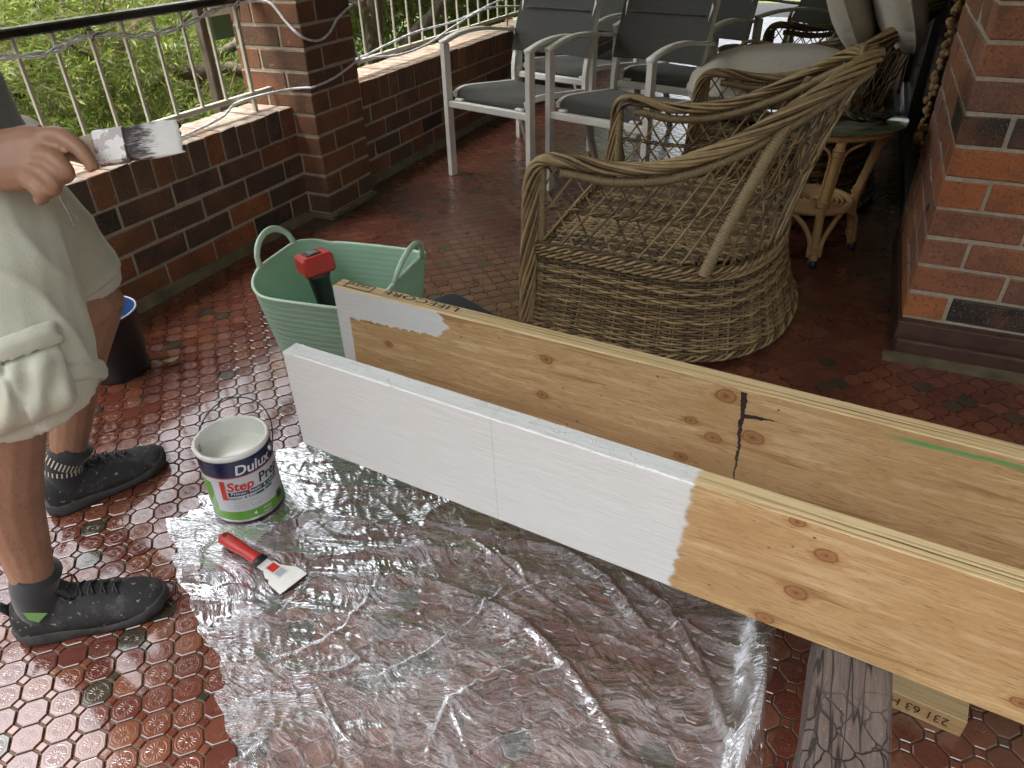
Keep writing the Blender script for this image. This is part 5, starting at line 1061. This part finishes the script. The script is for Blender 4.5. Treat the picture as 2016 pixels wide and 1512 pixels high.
# socks and shoes
def shoe(heel, toe, right):
    heel = np.array([*heel, 0.]); toe = np.array([*toe, 0.]); d = toe-heel; L = np.linalg.norm(d); ex = d/L; ey = np.array([-ex[1], ex[0], 0]); W_ = lambda x, y, z: heel-PO+ex*x+ey*y+np.array([0,0,z]); k = L/.285
    st = [(.004,.018,.065), (.018,.031,.088), (.05,.036,.088), (.085,.037,.080), (.12,.040,.082), (.15,.044,.080), (.18,.048,.068), (.21,.050,.058), (.24,.047,.051), (.262,.038,.045), (.278,.024,.037), (.284,.010,.028)]
    q = np.linspace(0, np.pi, 15); m_ = MB(); rings = []
    for x, w, h in st:
        rg = [W_(x*k, w*1.05*math.cos(a)*(1-.14*math.sin(a)**3), .016+(h*1.16-.016)*math.sin(a)**.7) for a in q]; rings.append(rg+[W_(x*k, -w*.6, .014), W_(x*k, 0, .014), W_(x*k, w*.6, .014)])
    m_.loft(rings); up_ = m_.build('shoe', M['shoe'], person, True)
    m_ = MB(); rings = []; q2 = np.linspace(0, 2*np.pi, 17)[:-1]
    out_ = [(x*k, w) for x, w, h in st]; xs = np.linspace(-.004, L+.002, 26)
    for x in xs:
        w = np.interp(x, [p for p, _ in out_], [p for _, p in out_])+.0035; ts = .010*max(0, (x/L-.72)/.28)**2+.004*max(0, (.12-x/L)/.12); hh = .021-.004*x/L+.003*math.sin(x/L*9)
        if x < 0 or x > L-.001: w *= .55
        rings.append([W_(x, s*w*e, (ts+zz)*1.25) for s, e, zz in ((-1,.93,0), (-1,1,.006), (-1,.99,hh), (-1,.9,hh+.003), (1,.9,hh+.003), (1,.99,hh), (1,1,.006), (1,.93,0))])
    m_.loft(rings); m_.build('sole', M['sole'], up_, True)
    m_ = MB()
    for i in range(5):
        x0 = .118+.020*i; zt = 1.16*np.interp(x0, [s[0] for s in st], [s[2] for s in st]); wv_ = .021-.001*i
        for sg in (-1, 1): m_.tube(crom([W_((x0-.006*sg)*k, -wv_, zt-.006), W_(x0*k, 0, zt+.005), W_((x0+.006*sg)*k, wv_, zt-.006)], 8), .0023, 5)
    for sg in (-1, 1): m_.tube(crom([W_(.116*k, 0, .092), W_(.105*k, sg*.018, .104), W_(.122*k, sg*.034, .098), W_(.13*k, sg*.022, .088)], 12), .0021, 5)
    m_.build('laces', M['black'], up_, True)
    m_ = MB(); m_.loft([[W_((x)*k, y, z+o) for y, o in ((-.019,0), (0,.005), (.019,0), (.017,-.007), (0,-.004), (-.017,-.007))] for x, z in ((.150,.083), (.120,.094), (.100,.116), (.092,.130))]); m_.build('tongue', M['shoe'], up_, True)
    m_ = MB(); m_.tube([W_(.010*k, 0, .07), W_(-.004, 0, .095), W_(-.016, 0, .108), W_(-.010, 0, .098)], [.012,.010,.006,.004], 8, flat=.5); m_.build('heel_tab', M['shoe'], up_, True)
    return W_, k, up_
Wr, kr, sr = shoe((.910,-2.128), (1.110,-1.940), True); Wl, kl, sl_ = shoe((.652,-1.862), (.745,-1.598), False)
for nm, a_, k_, W_, kk in (('r', ra, rk, Wr, kr), ('l', la, lk, Wl, kl)):
    b = MB(); top = a_*.80+k_*.20; m_ = MB(); base_ = W_(.062*kk, 0, .03); P_ = crom([base_, W_(.060*kk, 0, .075), a_-PO+np.array([0,0,.035]), top-PO], 20); m_.tube(P_, np.interp(np.linspace(0,1,20), [0,.3,.6,1], [.030,.039,.040,.0425]), 20); sk = m_.build('sock', M['sock'], person, True)
    if nm == 'l':
        m_ = MB()
        for zf, hh in ((.62,.006), (.74,.010)):
            i = int(zf*19); c = P_[i]; ax = P_[i+1]-P_[i-1]; ax /= np.linalg.norm(ax)
            for q in range(26):
                an = q*2*np.pi/26; dr = np.array([math.cos(an), math.sin(an), 0]); dr -= ax*(dr@ax); dr /= np.linalg.norm(dr); tn = np.cross(ax, dr); p = c+dr*.0418; m_.add([p-tn*.0017-ax*hh, p+tn*.0017-ax*hh, p+tn*.0017+ax*hh, p-tn*.0017+ax*hh], [(0,1,2,3)])
        m_.build('knit_band', simple('cream_knit', (.45,.43,.33), .8), sk)
    else:
        dv = np.array([.80,-.60,0]); i0 = P_[9]; tn = np.cross(np.array([0,0,1]), dv); m_ = MB(); c = i0+dv*.0425; m_.add([c-tn*.020+np.array([0,0,.012]), c+tn*.014+np.array([0,0,-.012])-dv*.002, c-tn*.006+np.array([0,0,-.026])-dv*.001, c-tn*.018+np.array([0,0,-.012])-dv*.002], [(0,3,2,1)]); m_.build('lime_print', M['lime'], sk)
# the brush in the hand
B1 = DP(187,294,1.058); B2 = DP(354,268,1.066); xb = (B2-B1)/np.linalg.norm(B2-B1); yb = CR[1]-xb*(CR[1]@xb); yb /= np.linalg.norm(yb); zb = np.cross(xb, yb)
t = thing('paint_brush', 'wide paint brush loaded with white primer in the painter hand', 'paint brush'); t.matrix_world = Matrix(((xb[0], yb[0], zb[0], B1[0]), (xb[1], yb[1], zb[1], B1[1]), (xb[2], yb[2], zb[2], B1[2]), (0,0,0,1)))
LB = np.linalg.norm(B2-B1); fe = .048
m_ = MB(); m_.box((0,-.0255,-.008), (fe,.0255,.008), .003); m_.build('ferrule', M['ferrule'], t)
m_ = MB(); rings = []
rb = np.random.default_rng(2)
for i, x in enumerate(np.linspace(fe-.001, LB, 16)):
    f = i/15; w = .0242+.004*math.sin(f*2.4)-.002*f; h = .0075*(1-.75*f**1.5)+.0008; n = 28; rings.append([(x+(rb.normal(0,.002) if f > .95 else 0), w*math.cos(a)*(1 if abs(math.cos(a)) < .98 else .99)+rb.normal(0,.0004), h*math.copysign(abs(math.sin(a))**.6, math.sin(a))+rb.normal(0,.0003)) for a in np.arange(n)*2*np.pi/n])
m_.loft(rings); o = m_.build('bristles', M['bristle'], t, True); o.location = (0, 0, 0)
m_ = MB(); m_.loft([[(x, w*math.cos(a), h*math.sin(a)) for a in np.arange(12)*2*np.pi/12] for x, w, h in ((-.155,.009,.006), (-.12,.011,.008), (-.07,.009,.0075), (-.035,.012,.008), (-.018,.021,.008), (.002,.0245,.0075))]); m_.build('handle', simple('bare_wood_handle', (.50,.42,.32), .5), t, True)
m_ = MB(); m_.tube(crom([DP(113,372,1.06), DP(121,395,1.10), DP(135,420,1.16), DP(148,450,1.22)], 14), .0016, 5); tag(m_.build('hanging_cord', M['cable'], None, True), 'short clear cord hanging below the painter hand', 'cord')
